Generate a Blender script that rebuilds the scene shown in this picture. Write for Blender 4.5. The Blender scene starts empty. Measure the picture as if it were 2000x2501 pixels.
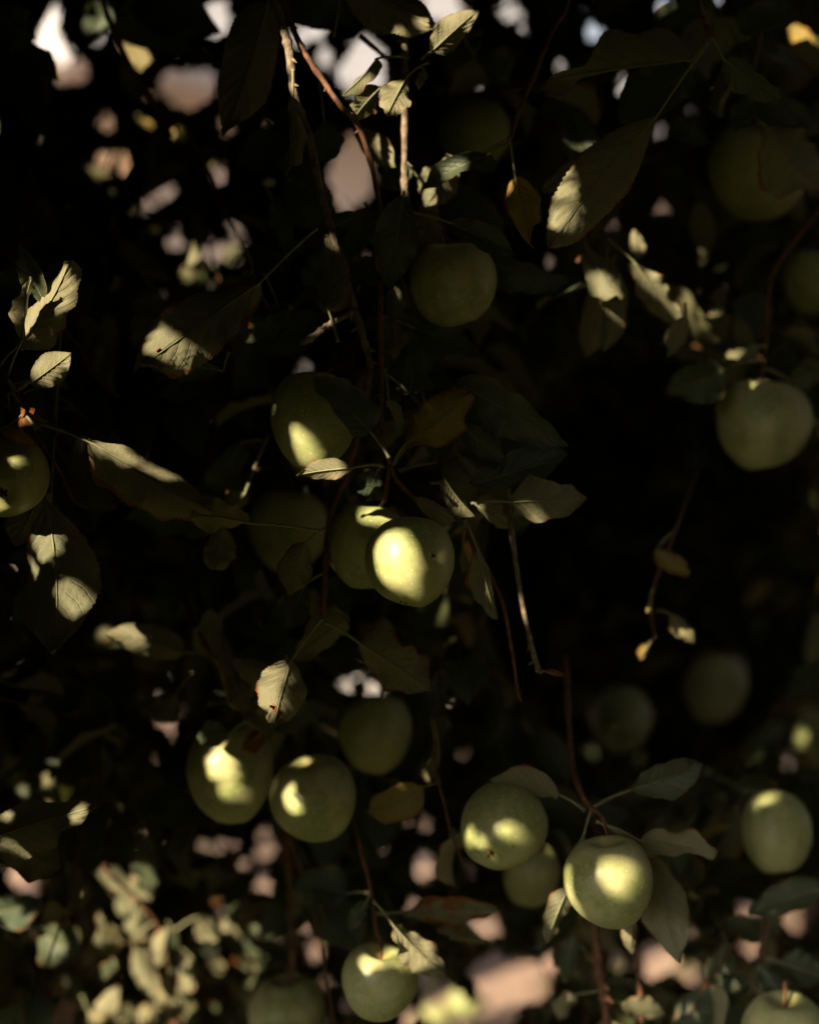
import bpy, math, random
import numpy as np
from mathutils import Vector, Matrix
from mathutils.bvhtree import BVHTree

random.seed(7)
rng = np.random.default_rng(11)
R = math.radians
scene = bpy.context.scene
COL = scene.collection

# ------------------------------------------------------------------ camera
CAM = Vector((0, 0, 1.45))
TILT = R(5)
cd = bpy.data.cameras.new('camera')
cam = bpy.data.objects.new('camera', cd)
COL.objects.link(cam)
cam.location = CAM
cam.rotation_euler = (R(90) - TILT, 0, 0)
cd.sensor_fit = 'VERTICAL'
cd.sensor_height = 30.0
cd.sensor_width = 24.0
cd.lens = 50
cd.clip_start = 0.05
cd.clip_end = 500
cd.dof.use_dof = True
cd.dof.focus_distance = 1.33
cd.dof.aperture_fstop = 1.9
scene.camera = cam
FWD = Vector((0, math.cos(TILT), -math.sin(TILT)))
UP = Vector((0, math.sin(TILT), math.cos(TILT)))
RT = Vector((1, 0, 0))
PX = 0.00024          # metres per photo pixel per metre of depth

def at(x, y, d):
    return CAM + FWD * d + RT * ((x - 1000) * PX * d) + UP * (-(y - 1250.5) * PX * d)

# ------------------------------------------------------------------ light
SUN_AZ, SUN_EL = R(38), R(26)          # to the left behind the camera, low
SUN = Vector((-math.sin(SUN_AZ) * math.cos(SUN_EL), -math.cos(SUN_AZ) * math.cos(SUN_EL), math.sin(SUN_EL)))
elev = math.asin(SUN.z)
w = bpy.data.worlds.new('World')
scene.world = w
w.use_nodes = True
nt = w.node_tree
sky = nt.nodes.new('ShaderNodeTexSky')
sky.sky_type = 'NISHITA'
sky.sun_disc = False
sky.sun_elevation = elev
sky.sun_rotation = math.atan2(SUN.x, SUN.y)
sky.air_density = 1.0
sky.dust_density = 5.0
hs = nt.nodes.new('ShaderNodeHueSaturation')      # thin high haze takes the blue down
hs.inputs['Saturation'].default_value = 0.35
nt.links.new(sky.outputs[0], hs.inputs['Color'])
nt.links.new(hs.outputs[0], nt.nodes['Background'].inputs[0])
nt.nodes['Background'].inputs[1].default_value = 0.07
sl = bpy.data.lights.new('sun', 'SUN')
sl.energy = 5.0
sl.angle = R(0.55)
sl.color = (1.0, 0.83, 0.575)
so = bpy.data.objects.new('sun', sl)
COL.objects.link(so)
so.rotation_euler = SUN.to_track_quat('Z', 'Y').to_euler()
scene.view_settings.view_transform = 'Standard'
scene.view_settings.look = 'None'
scene.view_settings.gamma = 1
scene.view_settings.use_curve_mapping = False
scene.view_settings.exposure = 1.45
scene.render.engine = 'CYCLES'
scene.cycles.use_denoising = True
scene.cycles.max_bounces = 6
scene.cycles.caustics_reflective = False
scene.cycles.caustics_refractive = False

# ------------------------------------------------------------------ helpers
def tag(o, label=None, cat=None, group=None, kind=None):
    if label: o['label'] = label
    if cat: o['category'] = cat
    if group: o['group'] = group
    if kind: o['kind'] = kind
    return o

def mesh_obj(name, verts, faces, mats, parent=None, mi=None, uv=None, attrs=None, smooth=True):
    me = bpy.data.meshes.new(name)
    me.from_pydata([tuple(v) for v in verts] if not isinstance(verts, np.ndarray) else verts.tolist(),
                   [], faces if isinstance(faces, list) else faces.tolist())
    for m in (mats if isinstance(mats, (list, tuple)) else [mats]):
        me.materials.append(m)
    if mi is not None:
        me.polygons.foreach_set('material_index', np.asarray(mi, dtype=np.int32))
    if smooth:
        me.polygons.foreach_set('use_smooth', np.ones(len(me.polygons), dtype=bool))
    if uv is not None:
        l = me.uv_layers.new(name='UVMap')
        vi = np.empty(len(me.loops), dtype=np.int32)
        me.loops.foreach_get('vertex_index', vi)
        l.data.foreach_set('uv', np.asarray(uv, dtype=np.float32)[vi].ravel())
    for k, a in (attrs or {}).items():
        at_ = me.attributes.new(k, 'FLOAT', 'POINT')
        at_.data.foreach_set('value', np.asarray(a, dtype=np.float32))
    me.update()
    o = bpy.data.objects.new(name, me)
    COL.objects.link(o)
    if parent is not None:
        o.parent = parent
    return o

def empty(name, loc=(0, 0, 0)):
    o = bpy.data.objects.new(name, None)
    COL.objects.link(o)
    o.location = loc
    o.empty_display_size = 0.05
    return o

def spline(pts, n=8):
    """Catmull-Rom through points"""
    P = [Vector(p) for p in pts]
    if len(P) == 2:
        return [P[0].lerp(P[1], k / n) for k in range(n + 1)]
    P = [P[0] * 2 - P[1]] + P + [P[-1] * 2 - P[-2]]
    out = []
    for i in range(1, len(P) - 2):
        a, b, c, d = P[i - 1], P[i], P[i + 1], P[i + 2]
        for k in range(n):
            t = k / n
            out.append(0.5 * ((2 * b) + (c - a) * t + (2 * a - 5 * b + 4 * c - d) * t * t + (3 * b - a - 3 * c + d) * t ** 3))
    out.append(P[-2])
    return out

def tube(pts, r0, r1, sides=8, knobs=0.0, seed=0, cap=True):
    rr = random.Random(seed)
    n = len(pts)
    V, F = [], []
    prev = Vector((0.3, 1, 0.2)).normalized()
    for i, p in enumerate(pts):
        t = (pts[min(i + 1, n - 1)] - pts[max(i - 1, 0)]).normalized()
        a = (prev - t * prev.dot(t))
        a = a.normalized() if a.length > 1e-5 else t.orthogonal().normalized()
        prev = a
        b = t.cross(a)
        r = r0 + (r1 - r0) * i / max(n - 1, 1)
        if knobs:
            r *= 1 + knobs * rr.uniform(-0.5, 0.5) + (knobs * 1.5 if rr.random() < 0.14 else 0)
        for k in range(sides):
            q = 2 * math.pi * k / sides
            V.append(p + (a * math.cos(q) + b * math.sin(q)) * r * (1 + knobs * 0.35 * rr.uniform(-1, 1)))
    for i in range(n - 1):
        for k in range(sides):
            F.append((i * sides + k, i * sides + (k + 1) % sides, (i + 1) * sides + (k + 1) % sides, (i + 1) * sides + k))
    if cap:
        F.append(tuple(range(sides - 1, -1, -1)))
        F.append(tuple((n - 1) * sides + k for k in range(sides)))
    return V, F

# ------------------------------------------------------------------ materials
class NT:
    def __init__(s, name):
        s.m = bpy.data.materials.new(name)
        s.m.use_nodes = True
        s.t = s.m.node_tree
        s.b = s.t.nodes['Principled BSDF']
        s.out = s.t.nodes['Material Output']
    def n(s, typ, **kw):
        x = s.t.nodes.new(typ)
        for k, v in kw.items():
            setattr(x, k, v)
        return x
    def l(s, a, b):
        s.t.links.new(a, b)
    def val(s, inp, v):
        if isinstance(v, (int, float)):
            inp.default_value = v
        elif isinstance(v, (tuple, list)):
            inp.default_value = (*v, 1) if len(v) == 3 and inp.type == 'RGBA' else v
        else:
            s.l(v, inp)
    def math(s, op, a, b=0.0, c=None, clamp=False):
        x = s.n('ShaderNodeMath', operation=op, use_clamp=clamp)
        s.val(x.inputs[0], a); s.val(x.inputs[1], b)
        if c is not None: s.val(x.inputs[2], c)
        return x.outputs[0]
    def mix(s, f, a, b):
        x = s.n('ShaderNodeMix', data_type='RGBA')
        s.val(x.inputs[0], f); s.val(x.inputs[6], a); s.val(x.inputs[7], b)
        return x.outputs[2]
    def ramp(s, f, lo, hi):
        x = s.n('ShaderNodeMapRange', interpolation_type='SMOOTHSTEP')
        s.val(x.inputs[0], f)
        x.inputs[1].default_value = lo; x.inputs[2].default_value = hi
        return x.outputs[0]
    def noise(s, vec, scale, detail=4, rough=0.55, out=0):
        x = s.n('ShaderNodeTexNoise')
        if vec is not None: s.l(vec, x.inputs['Vector'])
        x.inputs['Scale'].default_value = scale
        x.inputs['Detail'].default_value = detail
        x.inputs['Roughness'].default_value = rough
        return x.outputs[out]
    def bump(s, h, dist, strength=1.0, chain=None):
        x = s.n('ShaderNodeBump')
        s.l(h, x.inputs['Height'])
        x.inputs['Distance'].default_value = dist
        x.inputs['Strength'].default_value = strength
        if chain is not None: s.l(chain, x.inputs['Normal'])
        return x.outputs[0]

def leaf_material(name, upper, upper2, under, under2, cheap=False):
    g = NT(name)
    uv = g.n('ShaderNodeUVMap').outputs[0]
    sep = g.n('ShaderNodeSeparateXYZ'); g.l(uv, sep.inputs[0])
    t = sep.outputs[0]
    s_ = g.math('ABSOLUTE', g.math('SUBTRACT', sep.outputs[1], 0.5))      # 0..0.5
    tone = g.n('ShaderNodeAttribute', attribute_name='tone').outputs['Fac']
    rnd = g.n('ShaderNodeObjectInfo').outputs['Random']
    var = g.math('FRACT', g.math('ADD', tone, rnd))
    yel = g.n('ShaderNodeAttribute', attribute_name='yellow').outputs['Fac']
    geo = g.n('ShaderNodeNewGeometry')
    back = geo.outputs['Backfacing']
    obj = g.n('ShaderNodeTexCoord').outputs['Object']
    n1 = g.noise(obj, 45, 5)
    cu = g.mix(g.math('MULTIPLY', g.math('ADD', var, n1), 0.5), upper, upper2)
    cl = g.mix(g.math('MULTIPLY', g.math('ADD', var, n1), 0.5), under, under2)
    c = g.mix(back, cu, cl)
    c = g.mix(g.ramp(yel, 0.0, 1.0), c, g.mix(n1, (0.42, 0.27, 0.06), (0.30, 0.22, 0.05)))
    # veins
    mid = g.math('SUBTRACT', 1.0, g.ramp(s_, 0.008, 0.028))
    wob = g.math('MULTIPLY', g.math('SUBTRACT', g.noise(obj, 30, 2), 0.5), 0.09)
    ph = g.math('FRACT', g.math('MULTIPLY', g.math('SUBTRACT', g.math('ADD', t, wob), g.math('MULTIPLY', s_, 0.55)), 8.5))
    lat = g.math('SUBTRACT', 1.0, g.ramp(g.math('ABSOLUTE', g.math('SUBTRACT', ph, 0.5)), 0.015, 0.075))
    vein = g.math('MAXIMUM', mid, g.math('MULTIPLY', lat, 0.38))
    c = g.mix(g.math('MULTIPLY', vein, 0.65), c, g.mix(back, (0.16, 0.17, 0.06), (0.34, 0.31, 0.17)))
    # fine net of tertiary veins
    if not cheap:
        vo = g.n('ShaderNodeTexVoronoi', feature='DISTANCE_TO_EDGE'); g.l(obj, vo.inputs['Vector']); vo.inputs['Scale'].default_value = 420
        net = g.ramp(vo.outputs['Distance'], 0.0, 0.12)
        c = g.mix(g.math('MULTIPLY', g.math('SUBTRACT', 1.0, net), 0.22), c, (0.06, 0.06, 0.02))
    # brown wear: attribute + noise, more at the margin
    br = g.n('ShaderNodeAttribute', attribute_name='brown').outputs['Fac']
    n2 = g.noise(obj, 60, 6, 0.62)
    edge = g.math('MULTIPLY', g.ramp(s_, 0.34, 0.5), 0.36)
    bm = g.ramp(g.math('ADD', g.math('ADD', n2, edge), br), 0.86, 0.93)
    brc = g.mix(g.noise(obj, 160, 3), (0.17, 0.055, 0.016), (0.34, 0.14, 0.04))
    c = g.mix(bm, c, brc)
    sp = g.ramp(g.noise(obj, 520, 2), 0.70, 0.76)
    c = g.mix(g.math('MULTIPLY', sp, 0.5), c, (0.13, 0.06, 0.02))
    g.l(c, g.b.inputs['Base Color'])
    g.val(g.b.inputs['Roughness'], g.math('ADD', 0.48, g.math('MULTIPLY', back, 0.25)))
    g.b.inputs['Specular IOR Level'].default_value = 0.35
    h = g.math('ADD', g.math('MULTIPLY', vein, 0.6), g.math('MULTIPLY', g.noise(obj, 300, 4), 0.5))
    nb = g.bump(h, 0.0014, 1.0)
    g.l(nb, g.b.inputs['Normal'])
    tr = g.n('ShaderNodeBsdfTranslucent')
    g.l(g.mix(0.5, c, (0.12, 0.13, 0.012)), tr.inputs['Color'])
    mx = g.n('ShaderNodeMixShader'); mx.inputs[0].default_value = 0.28
    g.l(g.b.outputs[0], mx.inputs[1]); g.l(tr.outputs[0], mx.inputs[2]); g.l(mx.outputs[0], g.out.inputs[0])
    return g.m

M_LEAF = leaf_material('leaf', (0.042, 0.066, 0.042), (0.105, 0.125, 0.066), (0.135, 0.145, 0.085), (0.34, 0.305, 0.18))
M_LEAFC = leaf_material('leaf_far', (0.020, 0.032, 0.014), (0.075, 0.085, 0.030), (0.08, 0.088, 0.042), (0.30, 0.27, 0.145), cheap=True)  # darker copy for deep leaves; crown shade partly put into the colour

def simple(name, c1, c2, scale, rough=0.7, bump=0.001, bscale=None, detail=5, spec=0.3):
    g = NT(name)
    obj = g.n('ShaderNodeTexCoord').outputs['Object']
    n1 = g.noise(obj, scale, detail, 0.6)
    g.l(g.mix(g.ramp(n1, 0.3, 0.7), c1, c2), g.b.inputs['Base Color'])
    g.b.inputs['Roughness'].default_value = rough
    g.b.inputs['Specular IOR Level'].default_value = spec
    g.l(g.bump(g.noise(obj, bscale or scale * 3, 5), bump), g.b.inputs['Normal'])
    return g.m

M_PET = simple('petiole', (0.17, 0.18, 0.085), (0.26, 0.25, 0.14), 90, 0.55, 0.0003)
M_BARK = simple('bark', (0.10, 0.07, 0.045), (0.27, 0.21, 0.15), 140, 0.8, 0.0012, 400)
M_BARKR = simple('young_bark', (0.085, 0.035, 0.02), (0.19, 0.09, 0.05), 160, 0.65, 0.0006, 420)
M_TRUNK = simple('trunk_bark', (0.05, 0.03, 0.02), (0.14, 0.09, 0.06), 14, 0.9, 0.02, 30)
M_DRY = simple('dry_calyx', (0.05, 0.025, 0.012), (0.13, 0.07, 0.03), 300, 0.85, 0.0005)

def apple_material():
    g = NT('apple_skin')
    tc = g.n('ShaderNodeTexCoord')
    obj = tc.outputs['Object']
    rnd = g.n('ShaderNodeObjectInfo').outputs['Random']
    mp = g.n('ShaderNodeVectorMath', operation='ADD'); g.l(obj, mp.inputs[0])
    cmb = g.n('ShaderNodeCombineXYZ'); g.l(g.math('MULTIPLY', rnd, 7.0), cmb.inputs[0]); g.l(g.math('MULTIPLY', rnd, 3.0), cmb.inputs[2])
    g.l(cmb.outputs[0], mp.inputs[1])
    v = mp.outputs[0]
    ax = g.n('ShaderNodeAttribute', attribute_name='axis').outputs['Fac']    # 1 at stem, 0 at calyx
    n1 = g.noise(v, 28, 4)
    c = g.mix(g.ramp(n1, 0.36, 0.64), (0.26, 0.29, 0.105), (0.47, 0.45, 0.22))
    c = g.mix(g.math('MULTIPLY', rnd, 0.35), c, (0.24, 0.30, 0.10))
    fl = g.noise(v, 190, 3, 0.7)
    c = g.mix(g.math('MULTIPLY', g.ramp(fl, 0.45, 0.65), 0.32), c, (0.52, 0.50, 0.25))
    # lenticels
    vo = g.n('ShaderNodeTexVoronoi'); g.l(v, vo.inputs['Vector']); vo.inputs['Scale'].default_value = 190
    dot = g.math('SUBTRACT', 1.0, g.ramp(vo.outputs['Distance'], 0.11, 0.20))
    c = g.mix(g.math('MULTIPLY', dot, 0.8), c, (0.60, 0.56, 0.32))
    # russet at the stem end and scars
    rus = g.ramp(g.math('ADD', ax, g.math('MULTIPLY', g.noise(v, 80, 4), 0.22)), 1.0, 1.14)
    c = g.mix(g.math('MULTIPLY', rus, 0.8), c, (0.36, 0.21, 0.06))
    sc = g.ramp(g.noise(v, 42, 5, 0.65), 0.715, 0.745)
    c = g.mix(g.math('MULTIPLY', sc, 0.75), c, (0.16, 0.07, 0.025))
    sc2 = g.n('ShaderNodeTexVoronoi'); g.l(v, sc2.inputs['Vector']); sc2.inputs['Scale'].default_value = 38
    c = g.mix(g.math('MULTIPLY', g.math('SUBTRACT', 1.0, g.ramp(sc2.outputs['Distance'], 0.03, 0.055)), 0.7), c, (0.13, 0.07, 0.03))
    g.l(c, g.b.inputs['Base Color'])
    g.val(g.b.inputs['Roughness'], g.math('ADD', 0.27, g.math('MULTIPLY', fl, 0.25)))
    g.b.inputs['Specular IOR Level'].default_value = 0.35
    g.b.inputs['Subsurface Weight'].default_value = 0.12
    g.b.inputs['Subsurface Radius'].default_value = (0.6, 0.5, 0.15)
    g.b.inputs['Subsurface Scale'].default_value = 0.006
    g.l(g.bump(g.noise(v, 120, 4), 0.0004, 0.6), g.b.inputs['Normal'])
    return g.m
M_APPLE = apple_material()

# ------------------------------------------------------------------ leaf geometry
def leaf_grid(n=30, m=5, L=1.0, W=0.5, fold=0.3, bend=0.3, side=0.0, twist=0.0, wave=0.05, serr=0.02,
              corr=0.02, curl=0.0, bites=(), brown=0.0, seed=0, wpos=0.46, tipw=0.0):
    """leaf blade along +X, unit length L, full width W, upper side +Z; tip returned on the X axis"""
    rr = np.random.default_rng(seed)
    t = np.linspace(0, 1, n + 1)
    k = math.log(0.5) / math.log(wpos)
    prof = np.sin(np.pi * t ** k) ** 0.72
    prof = np.clip(prof, 0, 1) * (1 - 0.35 * np.clip((t - 0.8) / 0.2, 0, 1) ** 1.2)
    prof *= 1 + 0.05 * np.sin(t * 9 + rr.uniform(0, 6))
    s = np.linspace(-1, 1, 2 * m + 1)
    T, S = np.meshgrid(t, s, indexing='ij')
    PRL = prof * (1 + 0.06 * np.sin(t * 6 + rr.uniform(0, 6)))
    PRR = prof * (1 + 0.06 * np.sin(t * 6 + rr.uniform(0, 6)))
    half = np.where(S < 0, PRL[:, None], PRR[:, None]) * W * 0.5
    zig = np.where(np.arange(n + 1) % 2 == 0, 1.0, -1.0) * serr * W * rr.uniform(0.3, 1.4, n + 1)
    for sg in (-1, 1):      # uneven, slightly ragged outline
        kn = np.interp(t, np.linspace(0, 1, 9), rr.uniform(-1, 1, 9)) * 0.07 + np.interp(t, np.linspace(0, 1, 23), rr.uniform(-1, 1, 23)) * 0.03
        half = np.where((S * sg) > 0, half * (1 + kn[:, None] * (serr > 0)), half)
    edge = (np.abs(S) ** 8)
    half = np.maximum(half + edge * zig[:, None] * (prof[:, None] > 0.1), 0)
    f = fold * (1 - 0.4 * T)
    y = S * half * np.cos(f)
    z = np.abs(S) * half * np.sin(f)
    # margin curl
    z = z + curl * half * np.abs(S) ** 3
    y = y * (1 - 0.35 * abs(curl) * np.abs(S) ** 3)
    # waves of the margin
    p1, p2 = rr.uniform(0, 6.28, 2)
    fr1, fr2 = rr.uniform(5, 10, 2)
    z = z + wave * W * np.abs(S) ** 2 * np.where(S < 0, np.sin(T * fr1 + p1), np.sin(T * fr2 + p2))
    z = z + wave * 0.5 * W * np.abs(S) ** 3 * np.where(S < 0, np.sin(T * fr1 * 2.7 + p2), np.sin(T * fr2 * 2.9 + p1))
    # quilting between lateral veins
    z = z + corr * W * np.sin((T - np.abs(S) * 0.28) * 8.5 * 2 * np.pi) * np.abs(S) * (1 - np.abs(S)) * 2
    tw = twist * T
    y, z = y * np.cos(tw) - z * np.sin(tw), y * np.sin(tw) + z * np.cos(tw)
    # bend of the axis (towards -Z) and sideways
    a = bend * T ** 1.3
    ax = np.cumsum(np.cos(bend * t ** 1.3)) / (n + 1); az = -np.cumsum(np.sin(bend * t ** 1.3)) / (n + 1)
    ay = side * (t - t * t)
    X = ax[:, None] * L + z * np.sin(a)
    Z = az[:, None] * L + z * np.cos(a)
    Y = y + ay[:, None] * L
    V = np.stack([X, Y, Z], -1)
    V -= V[0, m]
    tip = V[-1, m].copy()
    # put the tip on +X
    ang = math.atan2(tip[2], tip[0]); c, q = math.cos(ang), math.sin(ang)
    V = V @ np.array([[c, 0, -q], [0, 1, 0], [q, 0, c]])
    tip = V[-1, m].copy()
    ang = math.atan2(tip[1], tip[0]); c, q = math.cos(ang), math.sin(ang)
    V = V @ np.array([[c, -q, 0], [q, c, 0], [0, 0, 1]])
    V[..., 0] *= L / max(V[-1, m, 0], 1e-6)
    br = np.full(T.shape, float(brown))
    br += tipw * np.clip((T - 0.7) / 0.3, 0, 1)
    nm = 2 * m + 1
    faces = []
    for i in range(n):
        for j in range(2 * m):
            tc, sc = t[i] + 0.5 / n, s[j] + 0.5 / m
            dead = False
            for (bt, bs, brd) in bites:
                if (tc - bt) ** 2 + ((sc - bs) * 0.45) ** 2 < (brd * (1 + 0.25 * math.sin(7 * tc * 10 + sc * 9))) ** 2:
                    dead = True
            if not dead:
                q0 = i * nm + j
                faces.append((q0, q0 + nm, q0 + nm + 1, q0 + 1))
    for (bt, bs, brd) in bites:
        dd = np.sqrt((T - bt) ** 2 + ((S - bs) * 0.45) ** 2)
        br += 0.5 * np.exp(-((dd - brd) / (0.35 * brd + 0.015)) ** 2)
    uv = np.stack([T, S * 0.5 + 0.5], -1).reshape(-1, 2)
    return V.reshape(-1, 3), faces, uv, br.ravel()

HERO_GEO = []       # (verts, faces) for ray tests
def reg(V, F):
    HERO_GEO.append((V, F))

leaf_count = [0]
def leaf(P, B, T, w, d=1.33, dt=None, dp=None, roll=None, face='u', fold=0.35, bend=0.5, side=0.0, twist=0.0,
         wave=0.07, curl=0.0, bites=(), brown=0.0, yellow=0.0, tip=0.0, tone=None, parent=None, label=None, n=56, m=7, hang=0.3):
    """hero leaf from photo pixels: petiole start P, blade base B, tip T, apparent width w"""
    leaf_count[0] += 1
    sd = leaf_count[0] * 13 + 5
    rr = random.Random(sd)
    dt = d + rr.uniform(-0.02, 0.02) if dt is None else dt
    if roll is None:
        roll = rr.uniform(-28, 28)
    if tone is None:
        tone = rr.random()
    if brown == 0: brown = rr.uniform(-.02, .05)
    b = at(*B, d); tp = at(*T, dt)
    X = (tp - b); L = X.length; X.normalize()
    v = (CAM - b).normalized()
    Z = (v - X * v.dot(X)).normalized()
    W = w * PX * d / max(math.cos(R(roll)), 0.35)
    ang = roll + (180 if face == 'u' else 0)
    Z = Matrix.Rotation(R(ang), 3, X) @ Z
    Y = Z.cross(X)
    V, F, uv, br = leaf_grid(n, m, L, W, fold, bend, side, R(twist + rr.uniform(-14, 14)), wave * 1.7, 0.011, 0.045, curl + rr.uniform(-.05, .3), bites, brown, sd, rr.uniform(0.36, 0.54), tip)
    Mx = np.array([[X.x, X.y, X.z], [Y.x, Y.y, Y.z], [Z.x, Z.y, Z.z]])
    V = V @ Mx
    # petiole and the swelling midrib under the blade
    off = Vector((0, 0, 0))
    p = at(*P, dp if dp is not None else d) if P is not None else b - X * 0.022 + Vector((0, 0, 0.004))
    nm = 2 * m + 1
    mids = [Vector(V[i * nm + m]) - Z * 0.0005 for i in range(0, n + 1, 3)]
    pp = spline([p - b, (p - b) * 0.5 + Vector((0, 0, 0.004 * hang)) , Vector((0, 0, 0)), mids[1]], 5)[:-1] + mids[1:]
    pv, pf = tube(pp, 0.0013, 0.00035, 6, 0.05, sd)
    for i in range(6):
        c = (p - b)
        pv[i] = c + (pv[i] - c) * 1.5
    nv = len(V)
    AV = np.vstack([V, np.array([tuple(x) for x in pv])])
    AF = F + [tuple(i + nv for i in f) for f in pf]
    mi = [0] * len(F) + [1] * len(pf)
    uvA = np.vstack([uv, np.full((len(pv), 2), 0.5)])
    brA = np.concatenate([br, np.zeros(len(pv))])
    o = mesh_obj('leaf', AV, AF, [M_LEAF, M_PET], parent, mi, uvA,
                 {'tone': np.full(len(AV), tone), 'yellow': np.full(len(AV), yellow), 'brown': brA})
    o.location = b
    if label: o['label'] = label
    reg(AV + np.array(tuple(b)), AF)
    return o

# ------------------------------------------------------------------ apples
def apple_mesh(r, asp, seed, seg=44, rings=30, lobes=0.02):
    rr = random.Random(seed)
    V, F, A = [], [], []
    ph = rr.uniform(0, 6)
    lean = rr.uniform(-0.06, 0.06)
    wonk, ph2 = rr.uniform(.01, .045), rr.uniform(0, 6)
    for i in range(rings + 1):
        f = math.pi * i / rings
        x = math.sin(f); z = math.cos(f)
        x2 = x * (1 + 0.07 * z)
        zz = z * 0.93
        zz -= 0.34 * math.exp(-(x / 0.30) ** 2) if z > 0 else 0
        zz += 0.20 * math.exp(-(x / 0.24) ** 2) if z < 0 else 0
        for k in range(seg):
            q = 2 * math.pi * k / seg
            lb = 1 + lobes * math.cos(5 * q + ph) * (0.4 + max(0, -z)) + 0.015 * math.sin(2 * q + ph)
            V.append((x2 * lb * (1 + wonk * math.cos(q + ph2) * math.sin(f + .6)) * math.cos(q) * r + lean * r * z, x2 * lb * (1 + wonk * math.cos(q + ph2) * math.sin(f + .6)) * math.sin(q) * r, zz * r * asp * (1 + 0.05 * math.cos(q + ph))))
            A.append(1 - i / rings if z > 0 else 0.5 * (1 - (i / rings - 0.5) * 2))
    for i in range(rings):
        for k in range(seg):
            F.append((i * seg + k, (i + 1) * seg + k, (i + 1) * seg + (k + 1) % seg, i * seg + (k + 1) % seg))
    return V, F, A

APPLES = []
def apple(x, y, rx, d, asp=0.95, axis=(0.05, 1, 0.1), stem=None, label='', group='green apples hanging in the tree', loc=None, scar=None, seed=None):
    seed = seed if seed is not None else len(APPLES) * 7 + 3
    c = at(x, y, d) if loc is None else Vector(loc)
    r = rx * PX * d if loc is None else rx
    t = empty('apple', c)
    tag(t, label, 'apple', group)
    Z = (RT * axis[0] + UP * axis[1] - FWD * axis[2]).normalized()
    X = Z.orthogonal().normalized()
    Mw = Matrix((X, Z.cross(X), Z)).transposed()
    asp = asp * 1.2
    V, F, A = apple_mesh(r, asp, seed)
    V = [Mw @ Vector(v) for v in V]
    o = mesh_obj('flesh', V, F, M_APPLE, t, attrs={'axis': A})
    o.name = 'skin'
    # stalk
    z0 = r * asp * 0.60
    s0 = Mw @ Vector((0, 0, z0 - 0.002))
    if stem is not None:
        s1 = at(*stem) - c
    else:
        s1 = Mw @ Vector((0.004, 0.003, z0 + 0.024))
    mid = s0.lerp(s1, 0.5) + Vector((0.0015, 0, 0.001))
    sv, sf = tube(spline([s0, mid, s1], 6), 0.0012, 0.0019, 7, 0.1, seed)
    mesh_obj('stalk', sv, sf, M_BARKR, t)
    # dried calyx: five sepals and a core
    cv, cf = [], []
    zb = -r * asp * 0.735
    for k in range(5):
        q = 2 * math.pi * k / 5 + 0.3
        a = Vector((math.cos(q), math.sin(q), 0)); b = Vector((-math.sin(q), math.cos(q), 0))
        base = len(cv)
        pts = [a * 0.0012 + b * 0.0012 + Vector((0, 0, zb)), a * 0.0012 - b * 0.0012 + Vector((0, 0, zb)),
               a * 0.0042 + b * 0.0009 + Vector((0, 0, zb - 0.0028)), a * 0.0042 - b * 0.0009 + Vector((0, 0, zb - 0.0028)),
               a * 0.0030 + Vector((0, 0, zb - 0.0052))]
        cv += pts
        cf += [(base, base + 1, base + 3, base + 2), (base + 2, base + 3, base + 4)]
    base = len(cv)
    for k in range(6):
        q = 2 * math.pi * k / 6
        cv.append(Vector((math.cos(q) * 0.0026, math.sin(q) * 0.0026, zb + 0.002)))
    cv.append(Vector((0, 0, zb - 0.0035)))
    for k in range(6):
        cf.append((base + k, base + (k + 1) % 6, base + 6))
    mesh_obj('calyx', [Mw @ v for v in cv], cf, M_DRY, t, smooth=False)
    if scar:
        p = at(*scar, d)
        dirv = (CAM - p).normalized()
        # find the skin point
        bv = BVHTree.FromPolygons([v + c for v in V], F)
        hit = bv.ray_cast(CAM, (p - CAM).normalized())
        if hit[0] is not None:
            h, nn = hit[0] - c, hit[1]
            if nn.dot(dirv) < 0: nn = -nn
            a = nn.orthogonal().normalized(); b = nn.cross(a)
            vv, ff = [h + nn * 0.0007], []
            for k in range(10):
                q = 2 * math.pi * k / 10
                rad = 0.0021 * (1 + 0.3 * math.sin(3 * q + 1))
                vv.append(h + a * rad * math.cos(q) + b * rad * math.sin(q) - nn * 0.0002)
            for k in range(10):
                ff.append((0, 1 + k, 1 + (k + 1) % 10))
            mesh_obj('scar', vv, ff, M_DRY, t)
    if loc is None:
        APPLES.append((x, y, rx, rx * asp / 1.2, d))
    reg(np.array([tuple(v + c) for v in V]), F)
    return t

AP = apple
AP(1002, 1372, 110, 1.36, 0.93, (0.15, 1, -0.25), (957, 1235, 1.37), 'pale green apple with a round patch of bright sun, at the centre of the tree', scar=(1058, 1357))
AP(905, 1330, 104, 1.44, 0.98, (0.1, 1, 0.05), (940, 1215, 1.40), 'shaded green apple partly hidden behind the sunlit apple at the centre')
AP(765, 1025, 104, 1.37, 1.08, (-0.12, 1, -0.1), (812, 900, 1.38), 'green apple with a dark leaf lying over its upper right shoulder')
AP(1106, 693, 106, 1.42, 0.95, (-0.15, 1, 0.15), (1080, 560, 1.42), 'dim green apple under two long dark leaves above the centre')
AP(14, 1160, 105, 1.34, 1.0, (-0.15, 0.45, -0.88), None, 'green apple cut by the left edge with its calyx towards the viewer')
AP(1862, 1032, 114, 1.66, 0.93, (-0.05, 1, 0.12), (1857, 925, 1.66), 'blurred dark green apple hanging alone from a thin straight twig at right')
AP(1158, 326, 88, 1.68, 0.88, (0.2, 1, 0.1), None, 'very dark blurred apple near the top, left of the long bare twig')
AP(1850, 415, 122, 1.74, 0.92, (0, 1, 0.1), None, 'very dark large apple behind a pale leaf near the top right')
AP(560, 1885, 106, 1.56, 1.08, (-0.15, 1, 0.1), None, 'green apple with a ragged sun patch and a dark brown scar at its top')
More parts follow.
